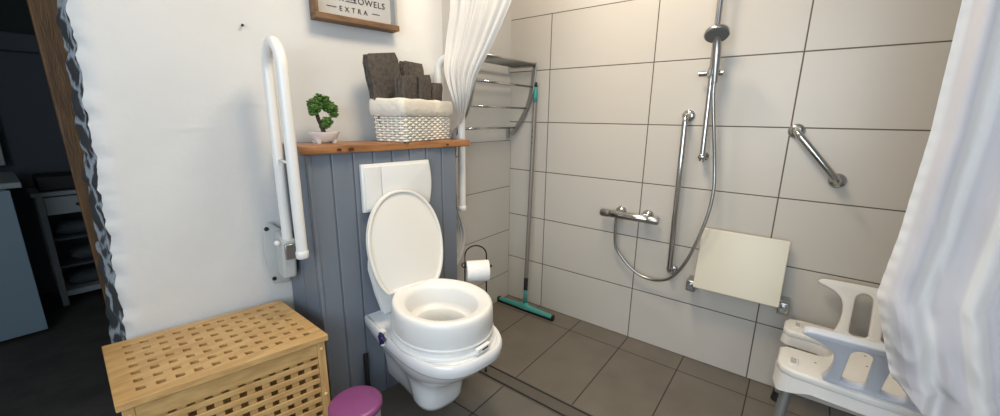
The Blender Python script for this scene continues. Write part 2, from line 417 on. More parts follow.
# shelf board on the box
sh = root('pine_shelf_board', 'knotty varnished pine board lying along the top of the panelled box', 'shelf', mw=WM @ Matrix.Translation((0, 0, ZT)))
out = []
for i in range(25):
    t = i / 24; x = -.262 + (.497 + .262) * t; out.append((x, -.018 - .006 * math.sin(t * 5 + 1) - .004 * math.sin(t * 17)))
out += [(.50, .0), (.497, .10), (.49, .15), (-.262 - .012, .215)]
plate('board', out, [], .030, M_shelf, sh, Matrix.Translation((0, 0, .016)), bevel=.004)
for x, rr in ((-.13, .009), (-.085, .012), (.36, .008)):
    m = MB(); m.lathe([(rr, 0), (rr * .8, -.003)], (x, -.0235 if x > .3 else -.027, .015), 12, sx=1, sy=.6, axis='y'); m.build('knot', M_knot, sh)

# flush plate
fp = wroot('flush_plate', 'white dual flush plate on the panelling above the toilet lid', 'flush plate', .110, 0, .85)
def fpout(w0, w1, n=8):
    o = [(w0, 0), (w0, .192)]
    for i in range(n + 1):
        t = i / n; o.append((w1 + .012 * math.sin(PI * (1 - t)), .192 * (1 - t)))
    return o
XY2XZ = basis((0, 0, 0), (1, 0, 0), (0, 0, 1))
def XZ(x=0, y=0, z=0): return Matrix.Translation((x, y, z)) @ XY2XZ
plate('back_plate', fpout(-.160, .150), [], .02, M_plastic, fp, XZ(0, -.011), bevel=.004)
plate('small_button', rrect(-.150, -.082, .01, .182, .004), [], .006, M_plastic, fp, XZ(0, -.0235), bevel=.002)
plate('large_button', fpout(-.078, .142)[0:0] + [(-.078, .01), (-.078, .182)] + [(.142 + .012 * math.sin(PI * (1 - t / 8)), .182 - .172 * t / 8) for t in range(9)], [], .006, M_plastic, fp, XZ(0, -.0235), bevel=.002)

# ---------------------------------------------------------------- toilet
TS = .105
to = wroot('toilet', 'white ceramic wall-hung toilet fixed to the panelled box', 'toilet', TS, 0, 0)
def outl(hwb, hw, L, a, z, n=40, p=2.7, y0=0.0, e=0):
    """D shaped outline: flat back at y=0, rounded front at y=-L"""
    pts = []
    ns = 12
    fr = lambda t: (1 - e) * math.sin(t * PI / 2) + e * t ** 5
    for i in range(ns): t = i / ns; pts.append((hwb + (hw - hwb) * fr(t), -y0 - (L - a - y0) * t, z))
    for i in range(n + 1):
        t = -PI * i / n; cx, sy = math.cos(t), math.sin(t)
        pts.append((hw * math.copysign(abs(cx) ** (2 / p), cx), -(L - a) - a * abs(sy) ** (2 / p), z))
    for i in range(ns): t = 1 - (i + 1) / ns; pts.append((-(hwb + (hw - hwb) * fr(t)), -y0 - (L - a - y0) * t, z))
    return pts
def ell(cx, cy, rx, ry, z, n):
    # same vertex ordering as outl
    pts = []
    for i in range(n):
        a = math.radians(50) - (2 * PI) * (i / n) * 1.0
        pts.append((cx + rx * math.cos(a), cy + ry * math.sin(a), z))
    return pts
m = MB()
secs = [(.070, .082, .335, .08, .072, 1), (.080, .094, .348, .09, .078, 1), (.084, .102, .356, .10, .10, 1), (.088, .108, .362, .11, .15, 1), (.094, .113, .374, .13, .195, 1), (.106, .124, .40, .17, .235, .8),
        (.128, .146, .450, .22, .275, .5), (.148, .166, .500, .25, .32, .2), (.160, .178, .532, .27, .36, 0), (.164, .182, .544, .275, .378, 0), (.172, .191, .560, .28, .384, 0), (.176, .194, .566, .28, .390, 0), (.176, .194, .566, .28, .422, 0), (.172, .190, .560, .276, .43, 0)]
DZ = .028
rings = [outl(a, b, L, c, z - DZ * min(1, (z - .07) / .3), e=e) for a, b, L, c, z, e in secs]
N = len(rings[0])
rings.append(outl(.164, .181, .545, .27, .430 - DZ)); rings.append(outl(.160, .177, .540, .265, .4255 - DZ)); rings.append(outl(.156, .173, .534, .262, .429 - DZ))
for (rx, ry, z) in ((.125, .165, .426 - DZ), (.115, .155, .375), (.095, .125, .30), (.06, .08, .24), (.03, .04, .23)):
    rr = []
    for p in rings[0][:]:
        pass
    base = outl(.163, .169, .520, .26, z)
    for (x, y, _) in base:
        ang = math.atan2((y + .30) / .25, x / .17); rr.append((rx * math.cos(ang), -.30 + ry * math.sin(ang), z))
    rings.append(rr)
m.loft(rings, True, True)
m.build('bowl', M_ceramic, to, smooth=True, auto=50)
m = MB(); m.lathe([(.001, 0), (.07, 0), (.071, .001)], (0, -.30, .250), 32, sy=1.3, cap=False); m.build('water', M_water, to, smooth=True)
# original seat folded up behind
def seatout(hw, H, z0=0, bw=.8):
    pts = [(-hw * bw * .76, z0), (-hw * bw * .90, H * .22), (-hw * bw * .98, H * .4)]
    for i in range(25):
        a = PI - PI * i / 24; pts.append((hw * math.cos(a), H * .52 + (H * .48) * math.sin(a)))
    pts += [(hw * bw * .98, H * .4), (hw * bw * .90, H * .22), (hw * bw * .76, z0)]; return pts
def tilt(y0, z0, ang): return Matrix.Translation((0, y0, z0)) @ Matrix.Rotation(ang, 4, 'X') @ XY2XZ
plate('folded_seat', seatout(.166, .38, 0, .97), [[(x * .68, .09 + y * .70) for x, y in seatout(.166, .36, 0, .75)]], .016, M_plastic, to, Matrix.Translation((.010, 0, 0)) @ tilt(-.052, .408, math.radians(-4)), bevel=.005)
plate('folded_lid', seatout(.164, .385, 0, .97), [], .012, M_plastic, to, Matrix.Translation((.010, 0, 0)) @ tilt(-.028, .408, math.radians(-3)), bevel=.004)

# raised toilet seat
CY = -.315
rs = wroot('raised_toilet_seat', 'tall white raised seat with upright lid clamped on the toilet rim', 'toilet seat riser', TS, 0, .43 - DZ)
def egg(k, n=64, RX=.190, RY=.222):
    pts = []
    for i in range(n):
        a = 2 * PI * i / n; pts.append((RX * k * math.cos(a) * (1 - .04 * math.sin(a)), RY * k * math.sin(a)))
    return pts
prof = [(.93, -.002), (1.0, -.002), (1.005, .006), (1.0, .012), (.955, .016), (.945, .022), (.965, .030), (.985, .034), (.985, .038), (.965, .042), (.975, .046),
        (.972, .085), (.962, .098), (.945, .106), (.92, .110), (.88, .110), (.82, .106), (.74, .100), (.70, .094), (.68, .082), (.66, .05), (.64, .044), (.55, .040), (.515, .034), (.50, .0), (.49, -.03), (.54, -.03)]
prof = [(k, z + (DZ * min(1, (z - .046) / .02) if z > .046 else 0)) for k, z in prof]
m = MB(); rings = []
for k, z in prof:
    hole = max(0, min(1, (.92 - k) / .3)) if z > -.031 else 1
    rings.append([(x, y + CY + .012 * hole * 0, z) for x, y in egg(k)])
m.loft(rings, False, False); m.build('seat_ring', M_plastic, rs, smooth=True, auto=60)
# lid standing up against the wall
def lidout(hw, H):
    pts = []; amin = math.radians(-56); y0 = .5 + .5 * math.sin(amin)
    for i in range(41):
        a = amin + (PI - 2 * amin) * i / 40; c, q = math.cos(a), math.sin(a)
        x = hw * math.copysign(abs(c) ** (.62 if q < 0 else .92), c)
        pts.append((x, H * (.5 + .5 * q - y0) / (1 - y0)))
    return pts
LM = Matrix.Translation((-.011, -.125, .098 + DZ)) @ Matrix.Rotation(math.radians(-12), 4, 'X') @ XY2XZ
plate('lid', lidout(.172, .412), [], .014, M_lidplastic, rs, LM, bevel=.005)
lo = lidout(.172, .412); li = [(x * .925, .206 + (y - .206) * .945) for x, y in lo]
plate('lid_rim', lo, [li], .012, M_lidplastic, rs, Matrix.Translation((0, -.010, 0)) @ LM, bevel=.004)
m = MB(); m.tube([(-.10, -.128, .105 + DZ), (.09, -.128, .105 + DZ)], .008, 10); m.build('hinge', M_plastic, rs, smooth=True)
# clamps left and right
for sgn in (-1, 1):
    a = MB(); a.box(sgn * .188 - .012, sgn * .188 + .012, -.20, -.172, -.045, .02); cb = a.build('clamp_bracket', M_plastic, rs, bevel=.005)
    a = MB(); a.lathe([(.006, 0), (.018, .002), (.02, .008), (.018, .014), (.008, .018)], (sgn * .198, -.215, .004), 14, mtx=Matrix.Rotation(sgn * PI / 2, 4, 'Y'))
    for k in range(6):
        t = k * PI / 3; a.blob((sgn * .207, -.215 + .018 * math.cos(t), .004 + .018 * math.sin(t)), .0065, 1, 0)
    a.build('clamp_knob', M_navy, cb, smooth=True); cb.children[0]['label'] = 'navy knob'
    a = MB(); a.box(sgn * .202 - .003, sgn * .202 + .003, -.196, -.188, -.036, -.012); a.build('slot', M_black, cb)
# front clip with its small printed mark
ca, sa = math.cos(math.radians(-83)), math.sin(math.radians(-83))
CM = Matrix.Translation((.188 * ca, CY + .222 * sa, .012)) @ Matrix.Rotation(math.radians(-83) + PI / 2, 4, 'Z')
m = MB(); m.box(-.035, .035, -.010, .006, -.006, .016, CM); cl = m.build('front_clip', M_plastic, rs, bevel=.003)
m = MB(); m.box(-.012, .018, -.0125, -.0098, .004, .009, CM); mk = m.build('printed_mark', M_ink, cl)

# ---------------------------------------------------------------- fold-up grab rails
def grab_rail(name, label, R, F, zend, zr, ztop, plate_on):
    """R rear tube foot, F front tube foot (plan), loop at ztop"""
    R, F = Vector((*R, 0)), Vector((*F, 0)); r = root(name, label, 'grab rail', (R.x, R.y, 0))
    u = (F - R).normalized(); d = (F - R).length
    mid = (F - R) / 2; Z = Vector((0, 0, 1))
    zc = ztop - d / 2
    pts = [Vector((0, 0, zr)), Vector((0, 0, zr + .2)), Vector((0, 0, zc - .1))] + arc(mid + Z * zc, d / 2, PI, 0, 18, u, Z) + [F - R + Z * (zc - .1), F - R + Z * (zend + .2), F - R + Z * zend]
    m = MB(); m.tube(pts, .0185, 20); m.build('tube_loop', M_railwhite, r, smooth=True, auto=60)
    m = MB(); e = F - R; m.lathe([(.0185, 0), (.0215, .003), (.0215, .024), (.019, .028)], (e.x, e.y, zend - .005), 20); m.build('end_cap', M_railwhite, r, smooth=True, auto=50)
    m = MB(); m.tube([u * .012 + Z * (zr + .33), u * (d - .012) + Z * (zr + .33)], .005, 10); m.build('cross_bar', M_railwhite, r, smooth=True)
    return r, u, d
# left
Rl, Fl = Wp(-.296, -.130, 0), Wp(-.298, .045, 0)
gr, u, dd = grab_rail('fold_up_grab_rail', 'white fold-up grab rail with grey hinge plate standing upright left of the panelled box', (Rl.x, Rl.y), (Fl.x, Fl.y), .735, .735, 1.462, None)
G = Matrix.Rotation(TH, 4, 'Z')
pl_o = [(-.052, 0), (-.040, -.018), (.020, -.022), (.036, -.004), (.042, .10), (.036, .17), (.020, .20), (-.030, .24), (-.056, .235), (-.066, .12)]
pl_o = [(x * .86 - .006, y) for x, y in pl_o]
bp = plate('wall_plate', pl_o, [], .014, M_railgrey, gr, G @ Matrix.Translation((-.005, .091, .575)) @ XY2XZ, bevel=.004)
for px, pz in ((-.046, .215), (-.040, .005), (.024, .16)):
    m = MB(); m.lathe([(.008, 0), (.008, -.004), (.005, -.006)], (px - .005, .084, .575 + pz), 12, axis='y'); s_ = m.build('screw', M_black if px < 0 else M_chromedull, bp, smooth=True); s_.data.transform(G)
m = MB(); m.hexa([(-.032, -.010, .60), (.018, -.010, .60), (.018, .084, .60), (-.032, .084, .60)], [(-.024, -.022, .76), (.024, -.022, .76), (.024, .084, .78), (-.024, .084, .78)])
s_ = m.build('hinge_bracket', M_railgrey, gr, bevel=.01, segs=3); s_.data.transform(G)
m = MB(); m.box(-.020, .022, -.032, .0, .685, .745); s_ = m.build('hinge_block', M_chromedull, gr, bevel=.003); s_.data.transform(G)
m = MB(); m.lathe([(.010, 0), (.010, -.02), (.006, -.024)], (-.034, .03, .745), 12, axis='y'); s_ = m.build('release_pin', M_plastic, gr, smooth=True); s_.data.transform(G)
# right, mostly behind the shelf and the curtain
gr2, u, dd = grab_rail('fold_up_grab_rail', 'white fold-up grab rail rising between the curtain and the right end of the panelled box', (-.657, -.028), (-.607, -.135), .752, .70, 1.505, None)
m = MB(); m.box(-.035, .035, .006, .027, .56, .80); m.build('wall_plate', M_railgrey, gr2, bevel=.006)
m = MB(); m.box(-.02, .02, -.012, .010, .62, .76); m.build('hinge_bracket', M_railgrey, gr2, bevel=.006)

# ---------------------------------------------------------------- framed sign
sg = wroot('framed_sign', 'box-framed towel sign with black lettering hanging on the white wall', 'framed sign', .080, WOFF, 1.605)
W2 = .165; HT = .36
m = MB(); m.box(-W2, W2, -.010, .0, .01, HT); m.build('sign_board', M_signwhite, sg)
m = MB(); m.box(-W2 - .013, -W2, -.062, .0, 0, HT); m.build('frame_side', M_frame, sg, bevel=.002)
m = MB(); m.box(W2, W2 + .010, -.052, 0, 0.012, HT); fr = m.build('frame_side', mat('grey_side_board', (.40, .40, .39), .6), sg, bevel=.002); fr['label'] = 'grey white right side of the frame'
m = MB(); m.box(-W2 - .013, W2 + .012, -.064, .0, -.012, .010); m.build('frame_bottom', M_frame, sg, bevel=.002)
m = MB(); m.box(-W2 - .013, W2 + .012, -.062, .0, HT, HT + .018); m.build('frame_top', M_frame, sg, bevel=.002)
def text(body, size, x, z, parent, name, shear=0, sp=1.15):
    cu = bpy.data.curves.new(name, 'FONT'); cu.body = body; cu.size = size; cu.extrude = .0006; cu.align_x = 'CENTER'; cu.space_character = sp; cu.shear = shear
    ob = bpy.data.objects.new('t', cu); COL.objects.link(ob); dg = bpy.context.evaluated_depsgraph_get(); dg.update()
    me = bpy.data.meshes.new_from_object(ob.evaluated_get(dg)); bpy.data.objects.remove(ob); bpy.data.curves.remove(cu)
    me.transform(XZ(x, -.0115, z)); me.materials.clear(); me.name = name
    return link(name, me, M_ink, parent)
text('EXTRA', .027, -.004, .040, sg, 'lettering', 0, 1.7)
text('TOWELS', .034, .066, .078, sg, 'lettering')
text('the', .028, -.012, .086, sg, 'lettering', .3)
text('FOR', .034, -.078, .078, sg, 'lettering')
for a, b, z in ((-.115, -.075, .050), (.078, .112, .050), (-.036, .012, .079)):
    m = MB(); m.box(a, b, -.0125, -.010, z, z + .002); m.build('lettering_dash', M_ink, sg)

m = MB(); m.lathe([(.003, 0), (.003, -.010), (.0045, -.011), (.0045, -.013)], n=10, axis='y'); nl = m.build('nail', M_black, None, smooth=True); nl.matrix_world = WM @ Matrix.Translation((-.335, -WOFF, 1.535)); tag(nl, 'small dark nail in the white wall above the left grab rail', 'nail')

# ---------------------------------------------------------------- potted bonsai
bo = wroot('potted_bonsai', 'small artificial bonsai in a white footed pot on the pine shelf', 'potted plant', -.128, -.115, 1.121, .15)
m = MB(); m.lathe([(.038, .008), (.046, .012), (.054, .030), (.062, .040), (.062, .044), (.056, .044), (.052, .036), (.001, .036)], n=36, sy=.62, cap=False)
m.lathe([(.001, .008), (.038, .008)], n=36, sy=.62, cap=False)
for x in (-.032, .032):
    for y in (-.014, .014): m.lathe([(.008, -.001), (.011, .012)], (x, y, 0), 10)
m.build('pot', M_pot, bo, smooth=True, auto=50)
m = MB(); m.tube(smooth_path([(0, 0, .03), (-.006, 0, .06), (-.018, 0, .09), (-.022, 0, .12), (-.008, 0, .145), (.012, 0, .15)]), [.009] * 8 + [.0075] * 8 + [.006] * 8 + [.004] * 7, 8)
m.tube(smooth_path([(-.004, 0, .05), (.010, 0, .066), (.020, 0, .075)], 4), .004, 6); m.build('trunk', M_trunk, bo, smooth=True)
def leaves(name, blobs, cnt, sz, parent, m_):
    bm = MB(); tot = sum(b[3] * b[4] for b in blobs)
    for (cx, cy, cz, rx, rz) in blobs:
        for k in range(int(cnt * rx * rz / tot)):
            a, b_ = random.uniform(0, 2 * PI), math.acos(random.uniform(-1, 1)); q = random.uniform(.55, 1)
            p = (cx + rx * q * math.sin(b_) * math.cos(a), cy + rx * .8 * q * math.sin(b_) * math.sin(a), cz + rz * q * math.cos(b_))
            s_ = sz * random.uniform(.7, 1.3); bm.blob(p, (s_, s_, s_ * .6), 1, .35)
    return bm.build(name, m_, parent)
leaves('foliage', [(-.026, 0, .142, .030, .026), (.002, 0, .160, .034, .026), (.030, 0, .138, .030, .022), (.046, 0, .118, .018, .022), (-.036, 0, .120, .018, .018)], 760, .0062, bo, M_leaf)
leaves('foliage', [(.014, 0, .082, .024, .018), (.004, 0, .066, .018, .012)], 240, .0055, bo, M_leaf)

# ---------------------------------------------------------------- basket with towels
BW, BD, BH = .345, .155, .175
bk = wroot('wicker_basket', 'white wicker basket with cotton liner, full of dark towels on the shelf', 'basket', .300, -.038 - .0, 1.121, math.radians(-14))
bk.location = Wp(.275, -.110, 1.1215); bk.rotation_euler.z = TH + math.radians(21); BKM = Matrix.Translation(bk.location) @ Matrix.Rotation(bk.rotation_euler.z, 4, 'Z')
def bring(t, inset=0, n=10):
    k = 1 + .07 * t; hx, hy = BW / 2 * k - inset, BD / 2 * k - inset
    return rrect(-hx, hx, -hy, hy, .022, 4)
def resample(pl, N):
    P = [Vector((*p, 0)) for p in pl]; P.append(P[0]); Ls = [0]
    for a, b in zip(P, P[1:]): Ls.append(Ls[-1] + (b - a).length)
    out = []; j = 0
    for i in range(N):
        d = Ls[-1] * i / N
        while Ls[j + 1] < d: j += 1
        out.append(P[j].lerp(P[j + 1], (d - Ls[j]) / max(1e-9, Ls[j + 1] - Ls[j])))
    return out
NST = 44; PER = NST * 4
m = MB(); rows = 13; hh = .125
for r_ in range(rows):
    z = .006 + hh * r_ / (rows - 1); ring = resample(bring(z / BH), PER); pts = []
    for i, p in enumerate(ring):
        nrm = Vector((p.x / (BW / 2), p.y / (BD / 2), 0)); nrm = Vector((p.x * .2, p.y, 0)).normalized() if abs(p.y) > BD / 2 * .8 else Vector((p.x, 0, 0)).normalized()
        o = .0042 * math.cos(PI * (i / 4.0) + PI * (r_ % 2)) ; pts.append(p + nrm * o + Vector((0, 0, z)))
    m.tube(pts, .0044, 6, closed=True, flat=1.05)
m.build('woven_body', M_wicker, bk, smooth=True)
m = MB()
for i in range(NST):
    a = resample(bring(0), PER)[i * 4]; b = resample(bring(.72), PER)[i * 4]
    m.tube([a + Vector((0, 0, .0)), b + Vector((0, 0, hh + .005))], .0032, 6)
m.build('stakes', M_wicker, bk, smooth=True)
m = MB(); o_ = bring(0, .004); m.loft([[(x, y, .003) for x, y in o_], [(x, y, .007) for x, y in o_]]); m.build('base', M_wicker, bk)
m = MB(); rings = []
for t, z, ins in ((.62, .108, -.006), (.70, .118, -.012), (.85, .140, -.012), (.97, .165, -.010), (1.0, .176, -.006), (1.0, .178, .002), (.97, .172, .008), (.6, .11, .010), (0, .02, .010)):
    ring = resample(bring(t, ins), 120)
    rings.append([p + Vector((0, 0, z + .0016 * math.sin(i * .45 + z * 20) * (1 if z > .1 else 0) + (.002 * math.sin(i * 2.3) if z < .115 else 0))) + Vector((math.sin(i * .5) * .0010, math.cos(i * .4) * .0010, 0)) for i, p in enumerate(ring)])
m.loft(rings, False, False); m.build('liner', M_liner, bk, smooth=True)
# towels: each a rounded folded slab
BM_ = bk.location.copy()
def towel(s, off, z, w, d, h, tiltx, tilty, rolled, label, rz=0):
    r = root('folded_towel', label, 'towel', Wp(s, off, z), TH + rz, 'dark towels standing in the wicker basket')
    m = MB(); mt = Matrix.Rotation(tiltx, 4, 'X') @ Matrix.Rotation(tilty, 4, 'Y')
    nlay = 3 if not rolled else 1
    if not rolled:
        for k in range(nlay):
            y = (k - (nlay - 1) / 2) * d / nlay
            rings = []
            for i in range(13):
                t = i / 12; zz = h * t; kx = w / 2 * (1 - .35 * max(0, (t - .9) / .1) ** 2 * .4 - .04 * (1 - t)); ky = d / nlay / 2 * 1.06 * (1 - .6 * max(0, (t - .88) / .12) ** 2)
                o = rrect(-kx, kx, -ky, ky, min(kx, ky) * .85, 4)
                rings.append([mt @ Vector((x + .002 * math.sin(zz * 60 + k), yy + y + .002 * math.sin(x * 50 + zz * 30 + k), zz + .003 * math.sin(x * 40 + k))) for x, yy in o])
            m.loft(rings)
    else:
        # rolled towel: spiral layers visible at the top
        m.lathe([(.9, 0), (1, .01), (1, h - .012), (.93, h - .003), (.8, h), (.76, h - .006), (.72, h - .001), (.5, h), (.46, h - .006), (.42, h - .001), (.15, h - .001), (.1, h - .006)], n=26, sx=w / 2, sy=d / 2)
        for v in m.bm.verts: v.co = mt @ Vector((v.co.x, v.co.y, v.co.z))
    m.build('towel_cloth', M_towel, r, smooth=True, auto=70)
    # simple thing: keep the mesh itself as the top-level object
    o = r.children[0]; o.parent = None; o.matrix_world = BKM @ Matrix.Translation((s, off, z)) @ Matrix.Rotation(rz, 4, 'Z'); tag(o, label, 'towel', 'dark towels standing in the wicker basket'); o.name = 'folded_towel' if not rolled else 'rolled_towel'
    bpy.data.objects.remove(r)
    return o
towel(-.088, .044, .012, .165, .040, .352, math.radians(-2), math.radians(-8), False, 'tallest dark folded towel standing at the left back of the basket', -.15)
towel(.052, .046, .012, .150, .036, .335, math.radians(-1), math.radians(1), False, 'dark folded towel with rounded top, at the back centre of the basket')
towel(-.080, -.022, .012, .100, .050, .262, math.radians(3), math.radians(-4), False, 'short dark towel at the front left of the basket')
towel(.026, -.028, .012, .088, .050, .272, math.radians(3), math.radians(-5), False, 'short dark towel at the front middle of the basket, right of another')
towel(.112, -.020, .012, .084, .050, .248, math.radians(2), math.radians(2), False, 'lowest dark towel at the right end of the basket next to the curtain')

# ---------------------------------------------------------------- slatted chest
CH = [(-1.984, -.192), (-1.462, -.296), (-1.447, .100), (-1.955, .205)]      # plan corners, front left, front right, back right, back left
c0 = Vector((-1.72, -.05, 0))
chz = .49
ch = root('slatted_wooden_chest', 'light acacia wood laundry chest with lattice lid, against the white wall', 'chest', c0)
def cq(u, v, z):
    a, b, c_, d_ = [Vector((*p, 0)) for p in CH]; p = a.lerp(b, u).lerp(d_.lerp(c_, u), v)
    p = p - c0; p.z = z; return p
def cbox(m, u0, u1, v0, v1, z0, z1):
    m.hexa([cq(u0, v0, z0), cq(u1, v0, z0), cq(u1, v1, z0), cq(u0, v1, z0)], [cq(u0, v0, z1), cq(u1, v0, z1), cq(u1, v1, z1), cq(u0, v1, z1)]); return m
# lid: outline board with 11 x 7 holes
def lid_lattice():
    bm = bmesh.new(); nc, nr = 11, 7; U0, U1, Vv0, Vv1 = .078, .965, .075, .945; hw, hd = .0195, .027
    us = [0]; vs = [0]
    for i in range(nc):
        c_ = U0 + (U1 - U0) * (i + .35) / nc; us += [c_ - hw, c_ + hw]
    for j in range(nr):
        c_ = Vv0 + (Vv1 - Vv0) * (j + .5) / nr; vs += [c_ - hd, c_ + hd]
    us.append(1); vs.append(1)
    def sheet(z): return [[bm.verts.new(cq(u, v, z)) for v in vs] for u in us]
    T, Bo = sheet(chz), sheet(chz - .022)
    def hole(i, j): return i % 2 == 1 and j % 2 == 1
    nu, nv = len(us) - 1, len(vs) - 1
    for i in range(nu):
        for j in range(nv):
            if hole(i, j):
                for (a, b) in (((i, j), (i + 1, j)), ((i + 1, j), (i + 1, j + 1)), ((i + 1, j + 1), (i, j + 1)), ((i, j + 1), (i, j))):
                    bm.faces.new((T[a[0]][a[1]], T[b[0]][b[1]], Bo[b[0]][b[1]], Bo[a[0]][a[1]]))
            else:
                bm.faces.new((T[i][j], T[i + 1][j], T[i + 1][j + 1], T[i][j + 1])); bm.faces.new((Bo[i][j], Bo[i][j + 1], Bo[i + 1][j + 1], Bo[i + 1][j]))
    for i in range(nu):
        for j in (0, nv): bm.faces.new((T[i][j], T[i + 1][j], Bo[i + 1][j], Bo[i][j]))
    for j in range(nv):
        for i in (0, nu): bm.faces.new((T[i][j], T[i][j + 1], Bo[i][j + 1], Bo[i][j]))
    bmesh.ops.recalc_face_normals(bm, faces=bm.faces); me = bpy.data.meshes.new('lid'); bm.to_mesh(me); bm.free()
    return link('lid', me, M_oak, ch, bevel=.0018)
lid_lattice()
zt = chz - .022
for a in ((.018, .065, .022, .075), (.935, .982, .022, .075), (.018, .065, .925, .978), (.935, .982, .925, .978)): cbox(MB(), *a, 0, zt - .001).build('corner_post', M_oak_v, ch, bevel=.002)
for a in ((.065, .935, .026, .070), (.065, .935, .93, .974), (.022, .060, .075, .925), (.94, .978, .075, .925)):
    cbox(MB(), *a, zt - .055, zt - .001).build('top_rail', M_oak, ch, bevel=.002); cbox(MB(), *a, .03, .075).build('bottom_rail', M_oak, ch, bevel=.002)
def lattice(face, name):
    z0, z1 = .075, zt - .055; nrow = 9 if True else 0; m = MB()
    pitch = (z1 - z0) / nrow
    for k in range(nrow):
        a = z1 - pitch * (k + 1) + .006; b = a + pitch * .60 - .001
        a += pitch * .08
        if face == 'front': cbox(m, .065, .935, .030, .050, a, b)
        else: cbox(m, .026, .046, .075, .925, a, b)
    if face == 'front':
        for i in range(11):
            u = .065 + .87 * (i + .5) / 11 - .022; cbox(m, u - .021, u + .021, .050, .066, z0, z1)
    else:
        for i in range(7):
            v = .075 + .85 * (i + .5) / 7; cbox(m, .046, .060, v - .03, v + .03, z0, z1)
    m.build(name, M_oak, ch, bevel=.0015)
lattice('front', 'front_lattice'); lattice('left', 'side_lattice')
cbox(MB(), .95, .974, .075, .925, .075, zt - .055).build('plain_panel', M_oak, ch); cbox(MB(), .065, .935, .945, .965, .075, zt - .055).build('plain_panel', M_oak, ch)
m = MB(); cbox(m, .03, .97, .03, .97, .03, .045); m.build('bottom', M_oak, ch)
M_plug = mat('pale_wood_plug', (.72, .55, .28), .4)
for u in (.042, .958):
    for z in (zt - .028, .26):
        m = MB(); m.lathe([(.0055, .003), (.0055, -.002), (.003, -.0035)], cq(u, .02, z), 12, axis='y'); m.build('wooden_plug', M_plug, ch, smooth=True)

# ---------------------------------------------------------------- pedal bin and toilet brush
bn = root('pedal_bin', 'small round bin with purple lid on the floor beside the chest', 'bin', (-1.437, -.392, 0))
m = MB(); m.lathe([(.075, 0), (.078, .006), (.082, .20), (.084, .232), (.080, .232)], n=40); m.build('body', M_binbody, bn, smooth=True, auto=50)
m = MB(); m.lathe([(.087, .228), (.090, .232), (.090, .246), (.086, .252), (.075, .255), (.001, .258)], n=48, cap=False); m.lathe([(.001, .228), (.087, .228)], n=48, cap=False); m.build('lid', M_purple, bn, smooth=True, auto=50)
m = MB(); m.box(-.018, .018, -.105, -.076, .006, .016); m.build('pedal', M_black, bn, bevel=.003)
tb = wroot('toilet_brush', 'slim black toilet brush standing against the blue panelling', 'toilet brush', -.088, .022)
m = MB(); m.tube([(0, 0, .002), (0, 0, .08)], .0125, 16); m.build('holder', M_black, tb, smooth=True, auto=50)
m = MB(); m.tube([(0, 0, .08), (0, 0, .235)], .0105, 12); m.build('handle', M_black, tb, smooth=True, auto=50)

# ---------------------------------------------------------------- toilet paper stand and roll
ty = -.425
st = root('toilet_roll_stand', 'black wire toilet roll stand behind the toilet', 'toilet roll stand', (-.794, -.390, 0), math.radians(-42))
H0 = .655
m = MB(); hw = .050
m.tube([(-hw, 0, .012)] + [(-hw, 0, H0 - .04)] + arc((0, 0, H0 - .045), hw, PI, 0, 14, (1, 0, 0), (0, 0, .98)) + [(hw, 0, .012)], .0035, 8)
m.build('upright_frame', M_blackmetal, st, smooth=True)
m = MB(); m.tube([(-hw, 0, .580), (hw, 0, .580)], .003, 8)
m.tube(arc((-hw - .004, -.006, .570), .010, -.5, 5.2, 14, (1, 0, 0), (0, .3, 1)), .0028, 8)
m.build('cross_wire', M_blackmetal, st, smooth=True)
m = MB(); m.tube([(-hw, 0, .570), (-hw, -.015, .566), (-.04, -.030, .566), (.062, -.030, .568)], .003, 8); m.blob((.064, -.030, .568), .0075, 2, 0); m.build('roll_arm', M_blackmetal, st, smooth=True)
m = MB()
for sx in (-1, 1):
    m = MB(); m.blob((sx * hw, 0, .007), .007, 2, 0); m.build('foot', M_blackmetal, st, smooth=True)
m = MB(); m.tube([(-hw, 0, .05), (-.02, .03, .05), (.02, .03, .05), (hw, 0, .05)], .003, 8); m.build('lower_wire', M_blackmetal, st, smooth=True)
m = MB(); m.tube([(0, .03, .05), (0, .065, .03), (0, .068, .003)], .003, 8); m.build('foot', M_blackmetal, st, smooth=True)
rl = root('toilet_paper_roll', 'white toilet paper roll on the black wire stand', 'toilet paper', Matrix.Translation((-.794, -.390, 0)) @ Matrix.Rotation(math.radians(-42), 4, 'Z') @ Vector((.006, -.030, .548)), math.radians(-42))
m = MB(); m.lathe([(.020, -.050), (.046, -.050), (.048, -.047), (.048, .047), (.046, .050), (.020, .050)], n=36, axis='x', cap=False); m.build('paper', M_paper, rl, smooth=True, auto=40)
m = MB(); m.lathe([(.0175, -.050), (.0205, -.050), (.0205, .050), (.0175, .050), (.0175, -.050)], n=24, axis='x', cap=False); m.build('core', mat('cardboard', (.35, .25, .16), .9), rl, smooth=True, auto=40)

